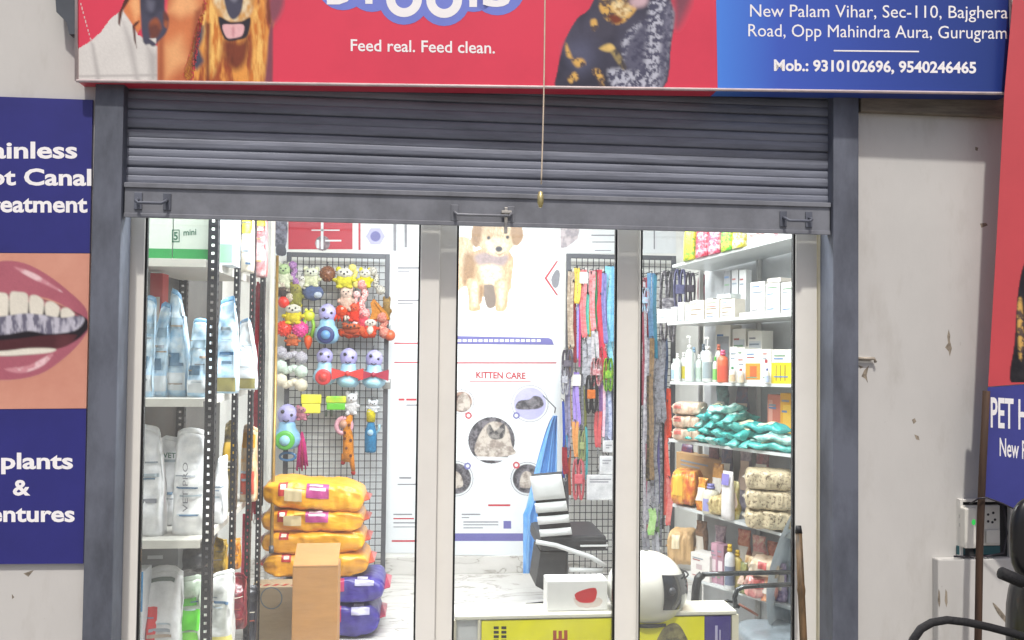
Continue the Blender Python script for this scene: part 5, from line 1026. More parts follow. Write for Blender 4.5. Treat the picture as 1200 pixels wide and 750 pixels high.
# ---------------------------------------------------------------- wall shelves with medicine, chews and treats
YA, YE = 1.50, .80
def bd(l, r):
    a, b = P(*l, YA), P(*r, YE); z = (a.z+b.z)/2
    return Vector((a.x, YA, a.z*.65+z*.35)), Vector((b.x, YE, b.z*.65+z*.35))
BD = [bd((788, 316), (932, 268)), bd((782, 380), (932, 364)), bd((785, 448), (931, 449)), bd((784, 514), (929, 533)), bd((788, 588), (929, 631)), bd((794, 672), (929, 712))]
e_ = (BD[2][1]-BD[2][0]); e_.z = 0; e_.normalize(); nb = Vector((-e_.y, e_.x, 0)); nb = nb if nb.x > 0 else -nb
ws = thing('shelf_unit', 'tall shelf unit of pale boards holding medicine, chews and treats', 'shelves', (BD[2][0].x+.15, 1.2, 0))
SHG = mat('c4c8c8', .3, var=.05, scale=3)
for a, b in BD: M().poly([a, b, b+nb*.34, a+nb*.34], Vector((0, 0, -.016))).build('shelf_board', SHG, ws)
for q in (BD[2][0]+nb*.30-e_*.03, BD[2][0]+nb*.345+e_*.35): M().box((q.x-.012, q.y-.012, 0), (q.x+.012, q.y+.012, 2.6), .002).build('upright', mat('9a9a98', .4, metal=.4), ws)
a, b = BD[2][0]+nb*.36-e_*.05, BD[2][1]+nb*.36+e_*.1
M().poly([Vector((a.x, a.y, 0)), Vector((b.x, b.y, 0)), Vector((b.x, b.y, 2.7)), Vector((a.x, a.y, 2.7))], nb*.012).build('back_panel', mat('c0c3c6', .6, var=.15, scale=3), ws)
def onb(k, px, sb=.02):
    """place on board k under photo column px, sb metres behind its front edge"""
    a, b = BD[k]; lo, hi = -.2, 1.2
    def col_(p): v = p-CAM; return 600+F*v.dot(rgt)/v.dot(fwd)
    for _ in range(40):
        mid = (lo+hi)/2
        if col_(a.lerp(b, mid)+nb*sb) < px: lo = mid
        else: hi = mid
    p = a.lerp(b, lo)+nb*sb; return p
def scl(p): return (p-CAM).dot(fwd)/F
ANG = math.atan2(e_.y, e_.x)
def bx(k, lab, px0, px1, hpx, c, sb=.02, dep=.1, prints=(), name='carton', cat='carton', group=None, lift=0.0, face=True):
    """carton standing on board k, parallel to the front edge"""
    p, q = onb(k, px0, sb), onb(k, px1, sb); p = p+Vector((0, 0, lift)); q = q+Vector((0, 0, lift)); h = hpx*scl(p.lerp(q, .5))
    t = thing(name, lab, cat, p.lerp(q, .5), group); d = q-p; up = Vector((0, 0, 1)); g = d*.02
    c4 = [p+g, q-g, q-g+nb*dep, p+g+nb*dep]; c4 = [v+up*.0008 for v in c4]; M().poly(c4, up*h).build('box', mat(c, .5, var=.05), t)
    rr = random.Random(int(px0*7+k*131+sb*1000)); pr_ = list(prints)+[(.12, rr.uniform(.45, .85), v_, v_+.035, rr.choice(('7c8894', 'a05a5a', '6a8a70', '8a8a90', '5c7ca8'))) for v_ in (rr.uniform(.64, .74), rr.uniform(.78, .86), rr.uniform(.12, .2))]
    for i, (u0, u1, v0, v1, pc) in enumerate(pr_):
        A = p+d*u0-nb*(.0012+.0005*i); B_ = p+d*u1-nb*(.0012+.0005*i); M().poly([A+up*h*v0, B_+up*h*v0, B_+up*h*v1, A+up*h*v1]).build('print', plain(pc), t)
    return t
def btl(k, lab, px, hpx, wpx, c, sb=.03, cap='d8d8d4', pump=False, lab_c=None, name='bottle', prints=()):
    p = onb(k, px, sb); s = scl(p); h = hpx*s; r_ = wpx*s/2; t = thing(name, lab, 'bottle', p); hh = h*(.72 if pump else .84)
    M().lathe([(r_*.9, 0), (r_, .006), (r_, hh*.8), (r_*.8, hh*.92), (r_*.42, hh*.97), (r_*.4, hh)], p, 18).build('body', rubber(c), t)
    m = M().lathe([(r_*.5, hh+.0005), (r_*.5, hh+h*.07), (r_*.3, hh+h*.075)], p, 12)
    if pump: m.tube([p+Vector((0, 0, hh+h*.07)), p+Vector((0, 0, h*.95))], r_*.14, 6).box(p+Vector((-r_*.7, -r_*.2, h*.95)), p+Vector((r_*.25, r_*.2, h)), .002)
    else: m.lathe([(r_*.42, hh+h*.075), (r_*.42, h), (r_*.2, h)], p, 12)
    m.build('pump' if pump else 'cap', plain(cap), t)
    if lab_c:
        M().surf(lambda u, v: p+Vector(((r_+.0012)*math.cos(math.pi*(1.05+.9*v)), (r_+.0012)*math.sin(math.pi*(1.05+.9*v)), hh*(.12+.5*u))), 3, 10).build('label', plain(lab_c), t)
MG = 'medicine cartons on the shelf unit'
# top board: bright treat packs
for i, (lab, a, b, h, c, c2) in enumerate((('yellow and green treat pack on the top board', 799, 812, 50, 'd0c830', '5f9c38'), ('crimson treat pack with white streaks on the top board', 813, 828, 46, 'b82c48', 'd8a0ac'), ('dark pink treat pack beside the crimson one', 828, 842, 44, 'c04060', 'e0b8c0'), ('lime green treat pack on the top board', 843, 856, 40, '58b038', 'c8d048'), ('yellow and white treat pack at the end of the bright row', 856, 869, 36, 'd8cc38', 'dcd8c8'))):
    p, q = onb(0, a, -.02), onb(0, b, -.02); h_ = h*scl(p); t = thing('treat_pack', lab, 'pack', p.lerp(q, .5), 'bright treat packs on the top board'); d = q-p
    M().surf(lambda u, v: p.lerp(q, .5)+d*.5*se(math.cos(2*math.pi*v), .5)*(1-.1*u)+nb*(.03+.03*se(math.sin(2*math.pi*v), .6)*(1-u**3))+Vector((0, 0, h_*u+.001)), 8, 18, True, True, True).build('pouch', mat(c, .35, scale=40, c2=c2, thr=(.42, .55), bump=.2, bscale=40), t)
    M().poly([p+Vector((0, 0, h_*.98)), q+Vector((0, 0, h_*.98)), q+Vector((0, 0, h_*1.1)), p+Vector((0, 0, h_*1.1))], nb*.004).build('top_seal', foil(c), t)
bx(0, 'long white carton lying at the end of the top board', 872, 930, 16, 'dcdcda', .03, .12, [(.3, .5, .3, .6, 'a8b0b4'), (.62, .7, .3, .6, 'd08a90')], group=MG)
# board 1
bx(1, 'small white carton at the near end of the second board', 770, 781, 16, 'd6d8da', .0, .07, [(.1, .9, .35, .45, '9aa0b0')], group=MG)
for i in range(3): bx(1, ('white carton with brown print beside the small one', 'middle white carton of the printed trio', 'white carton closing the printed trio')[i], 808+i*18, 825+i*18, 23-i*.5, 'd8d2c6', .01, .09, [(.1, .8, .52, .58, '8a7a6c'), (.1, .6, .3, .35, '8a7a6c')], group=MG)
for i in range(3): bx(1, ('tall white carton with a folded lid at the end of the second board', 'tall plain white carton beside the folded one', 'tall white carton next to the door stile')[i], 879+i*18, 896+i*18, (40, 37, 37)[i], 'dcdcda', .03, .1, [(.3, .7, .4, .43, 'a8acb0')], group=MG)
for i in range(3): bx(1, ('grey flat panel box leaning behind the printed trio', 'pale grey flat panel box behind the trio', 'white flat panel box before the tall cartons')[i], 848+i*9, 856+i*9, 58, ('8c8e92', 'b4b6b8', 'd0d2d2')[i], .18, .05, name='flat_box', cat='box')
# board 2
btl(2, 'tall white bottle at the near end of the medicine row', 794, 33, 8, 'd8dcd8', .02, lab_c='c4ccc8')
btl(2, 'slim bottle with a yellow label beside the pump bottle', 801, 34, 7, 'd6d8d2', .06, lab_c='c8b83c')
btl(2, 'tall white pump bottle, first of two pump bottles', 808, 54, 10.5, 'd2dcd6', .02, pump=True)
btl(2, 'short pale green bottle between the pump bottles', 819, 32, 8, 'c8d4cc', .06, lab_c='a8b8ac')
btl(2, 'white pump bottle with a dark printed label beside the orange can', 829, 53, 12, 'd6dcda', .02, pump=True, lab_c='8f9ca0')
btl(2, 'green topped white bottle beside the second pump bottle', 838, 30, 6, 'd0dcc8', .03, cap='58b848', lab_c='78b860')
btl(2, 'orange red can with a pink lid in the medicine row', 847, 38, 13, 'd0603c', .02, cap='c85878', lab_c='c84c34', name='spray_can')
for i, (lab, a, b, h, pr, sb) in enumerate((('white carton with a grey side print beside the orange can', 855, 864, 42, [(.2, .8, .2, .7, 'b8bcc0')], .02), ('white carton with tiny lines next to the orange printed one', 864, 873, 41, [(.2, .8, .5, .55, '8c9098'), (.2, .8, .3, .34, '8c9098')], .02), ('white carton with an orange dog picture', 873, 893, 40, [(.05, .9, .1, .58, 'd88a30'), (.3, .7, .15, .5, 'b05824')], .02), ('white carton with dark red dots between orange and yellow prints', 893, 904, 40, [(.3, .6, .6, .7, '9c3c44')], .02), ('white carton with a big yellow panel beside the stile', 904, 930, 40, [(.0, 1, .0, .62, 'd8c414'), (.2, .25, .08, .55, '8c7c20'), (.4, .45, .08, .55, '8c7c20'), (.6, .65, .08, .55, '8c7c20')], .02),
        ('silver grey carton standing at the back of the medicine row', 838, 856, 66, [(.1, .9, .1, .8, '8e9298')], .2), ('pale grey carton at the back beside the silver one', 858, 874, 62, [(.1, .9, .1, .8, 'b0b6ba')], .2), ('white grey carton at the back behind the yellow panel', 876, 893, 60, [(.1, .9, .1, .8, 'c0c6ca')], .2))): bx(2, lab, a, b, h, 'dad8d0', sb, .1, pr, group=MG)
# board 3: chews
for i, (lab, dz) in enumerate((('cream chew bag lying at the bottom of the pale trio', 0), ('cream chew bag in the middle of the pale trio', 1), ('cream chew bag on top of the pale trio', 2))):
    p, q = onb(3, 786, .0), onb(3, 828, .0); s = scl(p); lying('chew_bag', lab, p.x-.0, q.x+.05, p.z+.001+dz*.072, .072, (p.y+q.y)/2-.05, .2, 'd4c4b0', 'b08c74', 'cream chew bags stacked on the third board', [(.1, .35, .52, .62, 'c06a60')], 'bag', seed=70+i, rot=ANG*.55)
rnd = random.Random(3); TC = ('48b8ac', '38a6a2', '72cdc0', 'b4e2d6', '2c9292')
spots = [(px, lay, sb) for lay, row in enumerate(((814, 827, 840, 853, 866, 878), (819, 832, 846, 860, 873), (824, 838, 852, 866), (830, 844, 858), (838, 850))) for px in row for sb in (.0,)] + [(870, 2, .09), (858, 3, .1), (880, 1, .1)]
def chew(lab, p, z, dirv, L_, wd, th, c, seed):
    t = thing('chew_pack', lab, 'pack', (p.x, p.y, z), 'teal chew packs heaped on the third board'); sd = dirv.cross(Vector((0, 0, 1))); c0 = Vector((p.x, p.y, z))
    def S(u, v):
        e = abs(2*u-1); pr = max(.06, (1-e**6))**.7; a = 2*math.pi*v
        n_ = noise.noise(Vector((u*5+seed*2.3, math.cos(a)*2, math.sin(a)*2+seed)))
        return c0+dirv*((u-.32)*L_+.008*n_)+sd*(wd*se(math.cos(a), .8)*(.82+.18*pr+(.25 if e > .93 else 0))+.01*n_)+Vector((0, 0, th+th*pr*se(math.sin(a), .85)*(1+.7*n_)+.006*math.sin(u*11+seed)))
    M().surf(S, 18, 16, True, True, True).build('wrapper', mat(c, .25, scale=24, c2=TC[4], thr=(.34, .6), bump=.9, bscale=45, coat=.4), t)
    M().surf(lambda u, v: S(.3+.4*u, .12+.22*v)+Vector((0, 0, .002)), 6, 6).build('label', plain('b8dcd2' if seed % 2 else 'd8d4b0'), t)
for i, (px, lay, sb) in enumerate(spots):
    p = onb(3, px, sb+.03); dirv = (nb*rnd.uniform(.6, 1)+e_*rnd.uniform(-.5, .5)); dirv.z = rnd.uniform(-.06, .1); dirv.normalize()
    chew('teal wrapped chew pack in the crumpled heap on the third board', p, p.z+.002+lay*.042, dirv, rnd.uniform(.17, .24), rnd.uniform(.026, .036), rnd.uniform(.018, .024), TC[rnd.choice((0, 0, 1, 2, 2, 3, 1))], i)
for i, (lab, px, lay, sb, c) in enumerate((('long teal pack lying along the third board edge', 897, 0, .03, TC[0]), ('mint green pack resting on the long teal one', 905, 1, .03, TC[3]), ('dark teal pack sloping behind the heap', 888, 1, .11, TC[4]), ('long pale teal pack next to the door stile', 916, 0, .07, TC[2]), ('bluish teal pack lying on top before the salmon carton', 893, 2, .06, TC[1]))):
    p = onb(3, px, sb); dv = (e_+nb*(.2-.1*i)).normalized(); chew(lab, p, p.z+.002+lay*.045, dv, .26, .05, .022, c, 40+i)
bx(3, 'salmon pink carton standing behind the flat teal pack', 899, 915, 62, 'c8705c', .16, .08, [(.1, .4, .2, .9, 'dc9c8c')])
bx(3, 'amber yellow carton standing beside the salmon one', 914, 932, 66, 'd89a18', .14, .08, [(.2, .8, .3, .8, 'e0b040')])
# board 4: treats
p, q = onb(4, 787, 0), onb(4, 828, 0)
lying('treat_bag', 'orange and amber chew bag at the near end of the fourth board', p.x, q.x+.04, p.z+.002, 40*scl(p), p.y-.12, .2, 'd08a30', 'c8683c', None, [(.1, .5, .5, .6, 'd8b040')], 'bag', seed=80, mt=mat('d89a3c', .4, scale=22, c2='b8552c', thr=(.4, .58), bump=.3, bscale=30), rot=ANG*.55)
t = bx(4, 'tan cardboard tray behind the orange chew bag', 790, 846, 52, 'a8865c', .2, .1, name='tray', cat='tray')
btl(4, 'clear jar with a lilac lid before the white tube pack', 833, 34, 20, 'c8c2b0', .02, cap='7a78b0', lab_c='8c8cbc', name='treat_jar')
pouch_p = onb(4, 853, -.01); s = scl(pouch_p)
t = thing('treat_tube', 'white and violet upright pouch between the jar and speckled bags', 'pouch', pouch_p); w_ = 7.5*s; h_ = 56*s
M().surf(lambda u, v: pouch_p+e_*w_*se(math.cos(2*math.pi*v), .5)+nb*.025*se(math.sin(2*math.pi*v), .6)*(1-u**3)+Vector((0, 0, .001+h_*u)), 8, 18, True, True, True).build('body', foil('d8d4d4'), t)
m = M().poly([pouch_p-nb*.027-e_*w_*.7+Vector((0, 0, h_*a)) for a in (.72,)]+[pouch_p-nb*.027+e_*w_*.7+Vector((0, 0, h_*.72)), pouch_p-nb*.02+e_*w_*.7+Vector((0, 0, h_*.95)), pouch_p-nb*.02-e_*w_*.7+Vector((0, 0, h_*.95))]); m.build('print', plain('7c74b4'), t)
SPK = mat('c4b494', .45, scale=70, c2='5c4a34', thr=(.36, .48), bump=.7, bscale=70, coat=.3)
p = onb(4, 866, .0); q = onb(4, 934, .0); hh = [24*scl(q), 25*scl(q), 24*scl(q)]; z = (p.z+q.z)/2+.005
for i, lab in enumerate(('speckled kibble bag lying at the bottom of the trio', 'speckled kibble bag in the middle of the trio', 'speckled kibble bag on top of the trio')):
    lying('kibble_bag', lab, p.x-.02, q.x+.06, z, hh[i], (p.y+q.y)/2-.08, .22, 'c4b494', None, 'speckled kibble bags on the fourth board', [], 'bag', 'cfc9bc', seed=85+i, mt=SPK, rot=ANG*.35); z += hh[i]*.96
p, q = onb(4, 838, .05), onb(4, 862, .05)
lying('treat_bag', 'crumbly beige treat bag lying under the jar', p.x-.05, q.x+.02, p.z+.001, 22*scl(p), p.y-.12, .16, 'c4b07c', None, None, [], 'bag', seed=90, mt=mat('c8b684', .5, scale=60, c2='8a7448', bump=.5), rot=ANG*.5)
# lowest board
p, q = onb(5, 786, .05), onb(5, 826, .05)
lying('treat_bag', 'tan paper treat bag on the lowest board', p.x, q.x+.05, p.z+.02, 40*scl(p), p.y-.05, .2, 'c09c68', None, None, [(.2, .5, .52, .62, 'd8c8a8')], 'bag', seed=91, mt=mat('c4a070', .6, var=.12, scale=14, bump=.2), rot=ANG*.5)
bx(5, 'white carton with a slanted lid on the lowest board', 809, 832, 30, 'd4d0cc', .0, .1, [(.3, .6, .4, .6, 'b8a8a8')])
for i, (lab, a, b, c) in enumerate((('dusty pink upright pack beside the slanted carton', 833, 840, 'b88c9c'), ('mauve upright pack beside the dusty pink one', 840, 848, '9c7888'))): bx(5, lab, a, b, 46, c, .02, .06, [(.2, .8, .3, .6, 'd4c4c8')], name='treat_pack', cat='pack')
btl(5, 'white bottle with a mustard cap on the lowest board', 855, 52, 12, 'd0d2d4', .0, cap='c8a830', lab_c='6c7488')
btl(5, 'short jar with a yellow lid beside the mustard capped bottle', 864, 44, 12, 'd0bc70', .05, cap='c8a428', lab_c='c8b480', name='treat_jar')
for i, (lab, a, b, c, c2, h, dz) in enumerate((('pale pink treat bag lying on the lowest board', 868, 915, 'd0a498', 'c06c6c', 26, 0), ('cream treat bag resting upon the pale pink one', 874, 912, 'd8ccb8', 'c8a888', 20, 26))):
    p, q = onb(5, a, .02), onb(5, b, .02); lying('treat_bag', lab, p.x-.02, q.x+.05, p.z+.002+dz*scl(p), h*scl(p), p.y-.2, .18, c, c2, None, [(.3, .6, .52, .62, 'b85c58')], 'bag', seed=95+i, rot=ANG*.5)

for i in range(7): bx(1, 'plain small medicine box in the back row of the second board', 786+i*8.5, 793+i*8.5, 20+(i*5) % 9, ('cfd2d4', 'd8d4cc', 'c2c8cc', 'd2d8d4')[i % 4], .17, .06, group='back row boxes on the second board', name='medicine_box', cat='box')
for i, (px, h_, w_, c, cp, lc, lab) in enumerate(((790, 26, 7, 'd4d8d4', 'a8b0ac', '8fa8b8', 'small white bottle with a blue grey label in the back row'), (813, 40, 8, 'd2d4d0', '8fb0c8', 'b8c8d0', 'slim white bottle with a light blue cap behind the first pump'), (824, 44, 8, 'cfd4d8', '6c7884', '7c98a8', 'grey capped bottle behind the gap of the pump bottles'), (842, 44, 9, 'd8d0c8', 'c86c50', 'd0a890', 'white bottle with a coral cap behind the orange can'))): btl(2, lab, px, h_, w_, c, .12, cap=cp, lab_c=lc)
for i, (px, h_, w_, c, cp, lc, lab) in enumerate(((858, 19, 7, 'e0dcd4', '3f8a5c', 'c8b090', 'little jar with a green lid before the grey side printed carton'), (868, 17, 7, 'd8d4c8', 'b03c3c', 'd8c4a8', 'little jar with a red lid before the tiny lined carton'), (899, 18, 6, 'dcd8d0', '4c5c98', 'a8b4cc', 'little jar with a navy lid before the red dotted carton'))): btl(2, lab, px, h_, w_, c, -.012, cap=cp, lab_c=lc, name='small_jar')
for i, (a_, c, lab) in enumerate(((872, 'd8d6d0', 'flat white box lying on the second board before the trio end'), (846, 'c8d0d0', 'thin mint box lying on the carton trio'), (905, 'd4ccc4', 'flat beige box lying on the tall cartons'))): bx(1, lab, a_-6, a_+10, 5, c, .03, .09, lift=(0, 23.2, 37.6)[i]*scl(onb(1, a_, .03))+.001, name='flat_box', cat='box')
for i, (lab, k, px, hpx, wpx, c, c2, sb) in enumerate((
    ('peach treat pack standing at the back of the lowest board', 5, 872, 62, 18, 'd09a80', 'b86858', .16), ('pink and cream treat pack at the back of the lowest board', 5, 890, 60, 18, 'cf8c8c', 'dccab8', .16), ('salmon treat pack with brown flecks near the covered chair', 5, 908, 58, 18, 'c88470', '8c5444', .16),
    ('beige treat pack leaning before the peach one', 5, 880, 40, 15, 'd6c6a4', 'b0885c', .07), ('cream paper pack near the covered chair', 5, 900, 42, 16, 'dccfb4', 'c8a078', .07), ('violet grey treat pack behind the mauve one', 5, 844, 60, 14, '84707e', 'b8a4a8', .14), ('brown treat pack at the back behind the slanted carton', 5, 822, 58, 16, '8c6a50', '5c4436', .16),
    ('red and navy treat pack hanging at the back of the fourth board', 4, 806, 60, 15, '6a3444', '34385c', .26), ('slate blue treat pack behind the white tube pouch', 4, 852, 74, 15, '4a5270', '6c5c6c', .22), ('dusky pink treat pack behind the jar', 4, 836, 66, 15, '8a5a66', '5c4a58', .24), ('grey violet treat pack behind the speckled bags', 4, 874, 84, 18, '7c7484', 'a49ca4', .24), ('rose treat pack behind the topmost speckled bag', 4, 894, 86, 18, 'a0646c', '6c5058', .24),
    ('amber treat pack between the orange bag and the jar', 4, 824, 38, 12, 'd8a03c', 'a8542c', .03), ('pale lemon treat pack beside the violet topped pouch', 4, 861, 44, 11, 'dcd49c', 'b8a05c', .03), ('ochre treat pack standing behind the clear jar', 4, 842, 54, 15, 'c08c48', '8a5c34', .12),
    ('lavender treat pack at the end of the lowest board', 5, 915, 44, 14, 'b8a8c4', '84789c', .05), ('olive treat pack beside the mustard capped bottle', 5, 872, 36, 10, '8c8c58', '5c6040', .0), ('white treat pack with grey shading before the cream bag', 5, 884, 32, 12, 'e0dcd8', 'b8b4b0', -.01), ('apricot treat pack before the pale pink bag', 5, 898, 30, 12, 'e0b08c', 'c88464', -.01),
    ('small plum treat pack behind the teal heap', 3, 870, 64, 16, '54607a', '7a5c6c', .26), ('mint and grey treat pack behind the teal heap', 3, 846, 62, 16, '6c9c98', '4c6470', .28))):
    p = onb(k, px, sb); s_ = scl(p); w_, h_ = wpx*s_/2, hpx*s_; t = thing('treat_pack', lab, 'pack', p); ph_ = i*1.7
    def TP(u, v, p=p, w_=w_, h_=h_, ph_=ph_): a = 2*math.pi*v; n_ = noise.noise(Vector((math.cos(a)+ph_, math.sin(a), u*4)))*.012; return p+e_*(w_*se(math.cos(a), .5)*(1-.08*math.sin(u*3))+n_)+nb*(.024*se(math.sin(a), .6)*max(.1, 1-u**2.6)+n_)+Vector((0, 0, .001+h_*u))
    M().surf(TP, 12, 18, True, True, True).build('pouch', mat(c, .35, scale=26, c2=c2, thr=(.4, .58), bump=.4, bscale=30, coat=.2), t)
    M().surf(lambda u, v: TP(.3+.4*u, .60+.28*v)-nb*.003, 4, 6).build('print', plain(('d8d0c4', 'c8b0a0', 'e0dcd4')[i % 3]), t)

# ---------------------------------------------------------------- blue cape, office chair, counter, helmet, visitor chair
t = thing('rain_cape', 'sky blue plastic cape hanging beside the kitten poster', 'cape', P(632, 665, 2.45)); m = M()
def cape(u, v):
    y = 487+(672-487)*u; xl = 648-33*min(1, (u/.62))**.75-(2 if u > .6 else 0); xr = 653-8*max(0, u-.4)
    x = xl+(xr-xl)*v; return P(x, y, 2.45+.03*math.sin(v*17+u*2)+.015*math.sin(v*37+u*5))
m.surf(cape, 24, 48).build('cloth', mat('5c9ad8', .35, var=.1, scale=6, c2='86b8e8', coat=.2), t); M().tube([P(650, 484, 2.45), P(651, 478, 2.47), (P(652, 470, 2.45).x, GY, Z(470, 2.45, 652))], .004, 6).build('hook', WIRE, t)

CY = 1.75; o3 = lambda x, y: (510+x/3.948, 560+y/3.948)
ch = thing('office_chair', 'grey white cushioned office chair with black bands behind the counter', 'chair', (P(665, 690, CY+.2).x, CY+.25, .003))
SHL = mat('c6c8c8', .5, var=.06, scale=6, bump=.15); CHB = mat('1e1f23', .5, var=.2, bump=.2)
def band(n, q, mt, Y=CY, d=.07, par=None): M().poly([P(*o3(*p), Y) for p in q], Vector((.05, .42*d/.07*.4+.1, 0))).build(n, mt, par or ch)
bk = M().poly([P(*o3(*p), CY+.012) for p in ((446, 0), (590, -12), (634, 262), (492, 282))], Vector((.01, .09, .01))).build('backrest', CHB, ch)
Lx = lambda y: 440+(487-440)*(y/275); Rx = lambda y: 585+(632-585)*(y/255)
for y0, y1, rr in ((-12, 100, 1), (112, 158, 0), (174, 212, 0), (234, 268, 0)):
    q = [P(*o3(Lx(y0), y0+6), CY-.01), P(*o3(Rx(y0), y0-6), CY-.01), P(*o3(Rx(y1), y1-6), CY-.01), P(*o3(Lx(y1), y1+6), CY-.01)]
    def pad(u, v, q=q):
        a = q[0].lerp(q[3], u); b = q[1].lerp(q[2], u); k = math.sin(math.pi*min(max(u, 0), 1))**.4; return a.lerp(b, v)+Vector((0, -.03*k*(math.sin(math.pi*v)**.3), 0))
    M().surf(pad, 8, 10).build('cushion', SHL, bk)
a = P(*o3(620, 330), CY+.05)
M().box((P(*o3(487, 0), CY).x, CY, Z(o3(0, 345)[1], CY)), (P(*o3(800, 0), CY).x, CY+.48, Z(o3(0, 275)[1], CY)), .03).build('seat', CHB, ch)
M().poly([P(*o3(*p), CY+.05) for p in ((487, 345), (610, 345), (600, 430), (520, 530), (465, 500))], Vector((0, .3, 0))).build('lower_shell', CHB, ch)
for dy in (0, .5):
    M().tube([P(*o3(*p), CY-.03+dy) for p in ((466, 296), (560, 312), (640, 340), (720, 366), (785, 405), (770, 430), (620, 425))], .014, 8).build('armrest', SHL if dy == 0 else CHB, ch)
for k, y in enumerate((290, 312, 330)): M().box((P(*o3(672, 0), CY).x, CY-.02, Z(o3(0, y+9)[1], CY)), (P(*o3(800, 0), CY).x, CY-.003, Z(o3(0, y)[1], CY)), .004).build('side_band', (CHB, SHL, CHB)[k], ch)
bx_ = P(660, 700, CY+.25).x
M().tube([(bx_, CY+.25, .1), (bx_, CY+.25, .42)], .025, 10).build('gas_column', CHB, ch)
for k in range(5): M().tube([(bx_, CY+.25, .11), (bx_+.26*math.cos(k*1.257), CY+.25+.26*math.sin(k*1.257), .06)], [.025, .015], 8).build('base_leg', CHB, ch)

KY = .16; kx0, kx1 = X(533, KY, 730), X(862, KY, 730); kz = Z(719, KY, 700)
ct = thing('counter', 'low counter with a yellow and violet printed front behind the glass doors', 'counter', ((kx0+kx1)/2, KY, 0)); CRM = mat('cfcab6', .5, var=.05)
M().box((kx0, KY, kz-.016), (kx1+.005, KY+.16, kz), .004).build('top_board', mat('d2d0c4', .25, var=.04), ct)
M().box((kx0+.005, KY+.02, .003), (kx1-.005, KY+.15, kz-.0165)).build('body', mat('b9bcc0', .5, var=.06), ct)
for a, b in ((531, 535), (560, 563.5), (858, 866)): M().box((X(a, KY, 730), KY+.002, .003), (X(b, KY, 730), KY+.018, kz-.017), .003).build('front_post', CRM, ct)
YL = mat('eae514', .4, var=.06, scale=3, c2='d8d20e'); fp = YP(KY+.0055)
M().box((X(564.5, KY, 730), KY+.006, .05), (X(826, KY, 730), KY+.016, kz-.022)).build('yellow_print', YL, ct)
M().box((X(826.5, KY, 730), KY+.006, .05), (X(857, KY, 730), KY+.016, kz-.022)).build('violet_print', mat('3f3580', .4, var=.08), ct)
m = M(); text(m, 'CARE', fp, 664, 822, 664, 738.5, 15, .0005, .05, rot90=True); m.build('red_lettering', mat('a83c10', .4), ct)
m = M(); bars(m, [(578.5+k*9, 734+q*5.2, 584.5+k*9, 737.4+q*5.2) for k in range(2) for q in range(6)], fp, .0005); m.build('caption_line', mat('2c2c20', .5), ct)
m = M(); bars(m, [(838, 733, 841, 775), (843, 738, 844.5, 775)], fp, .0005); m.build('caption_line', mat('b8b4d8', .5), ct)
m = M(); polypx(m, fp, smoothpts([(770, 760), (776, 738), (790, 730), (800, 738), (806, 760)]), .0005); m.build('dog_picture', mat('8c8458', .5, scale=30, c2='34322c'), ct)
# white printed carton on the counter
a, b = P(641, 713, .2), P(712, 680, .2)
t = thing('white_carton', 'white carton with a red picture lying on the counter', 'carton', ((a.x+b.x)/2, .2, kz)); M().box((a.x, .2, kz+.001), (b.x, .31, b.z), .004).build('box', plain('d9d9d9'), t)
pic(t, YP(.2), 'print', [(smoothpts([(673, 697), (684, 691), (698, 689), (699, 699), (694, 706), (680, 706)]), mat('b8242c', .5)), (smoothpts([(672, 700), (680, 706), (694, 706), (700, 700), (706, 704), (700, 711), (678, 711)]), mat('c8bdb8', .5))], .001)
# helmet
hc = P(757, 688, .235); hs = mpp(757, 688, .235); t = thing('motorcycle_helmet', 'white motorcycle helmet with a dark visor standing on the counter', 'helmet', (hc.x, hc.y, kz))
def shell(u, v):
    th = math.pi*(.02+.80*u); ph = 2*math.pi*v; d = Vector((math.sin(th)*math.cos(ph)*45.5*hs, math.sin(th)*math.sin(ph)*.14, math.cos(th)*41.5*hs)); f_ = max(0, math.cos(ph))*max(0, (u-.55))*.05; return hc+d+Vector((f_, 0, 0))
SHELL = mat('d6d4cc', .18, var=.02, coat=.6)
M().surf(shell, 22, 36, True).build('shell', SHELL, t)
def visor(u, v):
    th = math.pi*(.33+.29*u+.03*math.sin(v*3.1)); ph = math.pi*(-.43+.8*v); return hc+Vector((math.sin(th)*math.cos(ph)*48*hs, math.sin(th)*math.sin(ph)*.1475, math.cos(th)*43.5*hs))
M().surf(visor, 10, 22).build('visor', mat('1c1f26', .12, var=.1, coat=.8), t)
M().lathe([(.016, 0), (.018, .004), (.012, .012)], hc+Vector((20*hs, -.128, 4*hs)), 14, Vector((.4, -1, 0))).build('pivot', mat('3a3c42', .4), t)
M().surf(lambda u, v: hc+Vector((math.cos(2*math.pi*v)*30*hs, math.sin(2*math.pi*v)*.088, -.8*43*hs-.006-.012*u)), 2, 28, True, True, True).build('neck_roll', CHB, t)
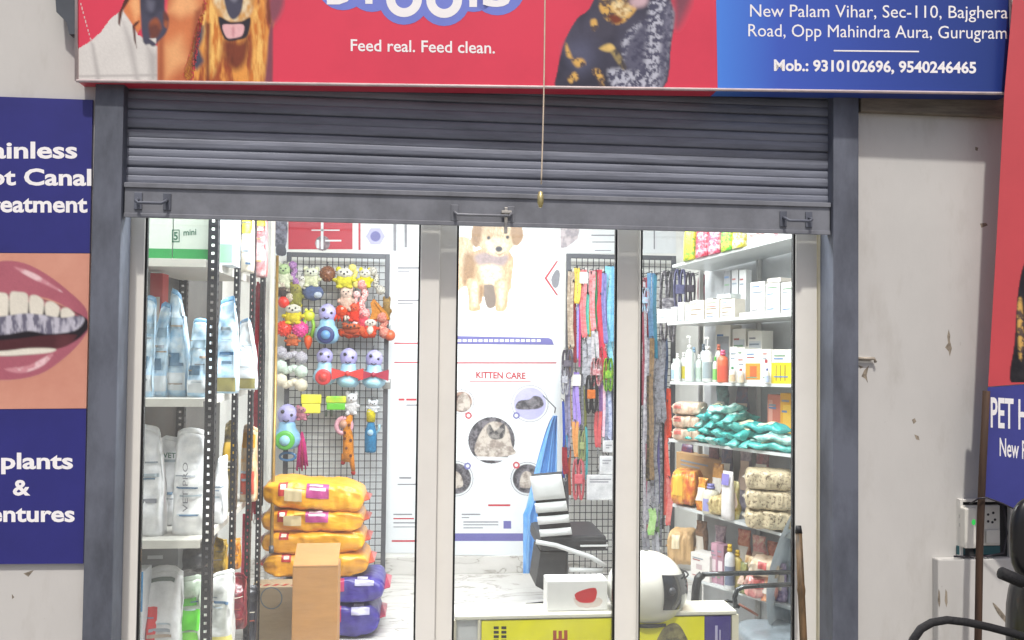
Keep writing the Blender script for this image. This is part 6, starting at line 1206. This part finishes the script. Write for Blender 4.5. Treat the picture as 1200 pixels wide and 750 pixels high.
m = M().tube([hc+Vector((math.cos(a)*48*hs, -abs(math.sin(a))*.14*0-.0+math.sin(a)*.142, 16*hs+(math.cos(a) < 0)*0)) for a in [k*math.pi/18-.2*math.pi for k in range(0, 8)]], .004, 6); m.build('edge_trim', CHB, t)
# visitor chair under a clear cover
VY = .78; t = thing('visitor_chair', 'visitor chair with steel arm tubes and a grey plastic covered back', 'chair', (X(905, VY, 700), VY, .003)); o5 = lambda x, y: (780+x/5, 600+y/5)
STL = mat('4c4e50', .25, metal=.7, var=.1)
M().surf(lambda u, v: P(*o5(745-155*math.sin(math.pi*min(1, u*.62+.02))**.9*(1)+140*v, 20+u*640), VY+.18*math.sin(math.pi*v*.8)-.02+.012*math.sin(u*23+v*5)), 22, 14).build('backrest', mat('c2cdd6', .3, var=.1, scale=8, coat=.4, bump=.25, bscale=14), t)
M().tube([P(*o5(*p), VY-.12) for p in ((215, 366), (330, 362), (480, 358), (620, 355), (760, 352))], .0115, 10).build('arm_tube', STL, t)
M().tube([P(*o5(*p), VY-.24) for p in ((410, 560), (405, 500), (420, 455), (455, 438), (560, 432), (740, 424), (850, 420))], .0115, 10).build('arm_tube', STL, t)
M().tube([P(*o5(*p), VY-.12) for p in ((170, 545), (178, 440), (190, 390), (215, 366))], .02, 10).build('arm_end', CHB, t)
M().tube([P(*o5(*p), VY-.2) for p in ((285, 580), (310, 540), (360, 520), (400, 530), (430, 560))], .007, 8).build('cross_tube', STL, t)
M().tube([P(*o5(*p), VY-.2) for p in ((430, 540), (540, 606))], .006, 8).build('cross_tube', mat('7a4a3c', .5), t)
M().ball(P(*o5(640, 735), VY-.02), (.165, .2, .05), 16, .08, 3, .7).build('seat', mat('7d878e', .4, var=.12, coat=.3, bump=.2), t)
for dx, dy in ((-.1, -.15), (.1, -.15), (-.1, .15), (.1, .15)):
    p = P(*o5(640, 735), VY); M().tube([(p.x+dx, VY+dy, .01), (p.x+dx, VY+dy, p.z)], .011, 8).build('leg', STL, t)
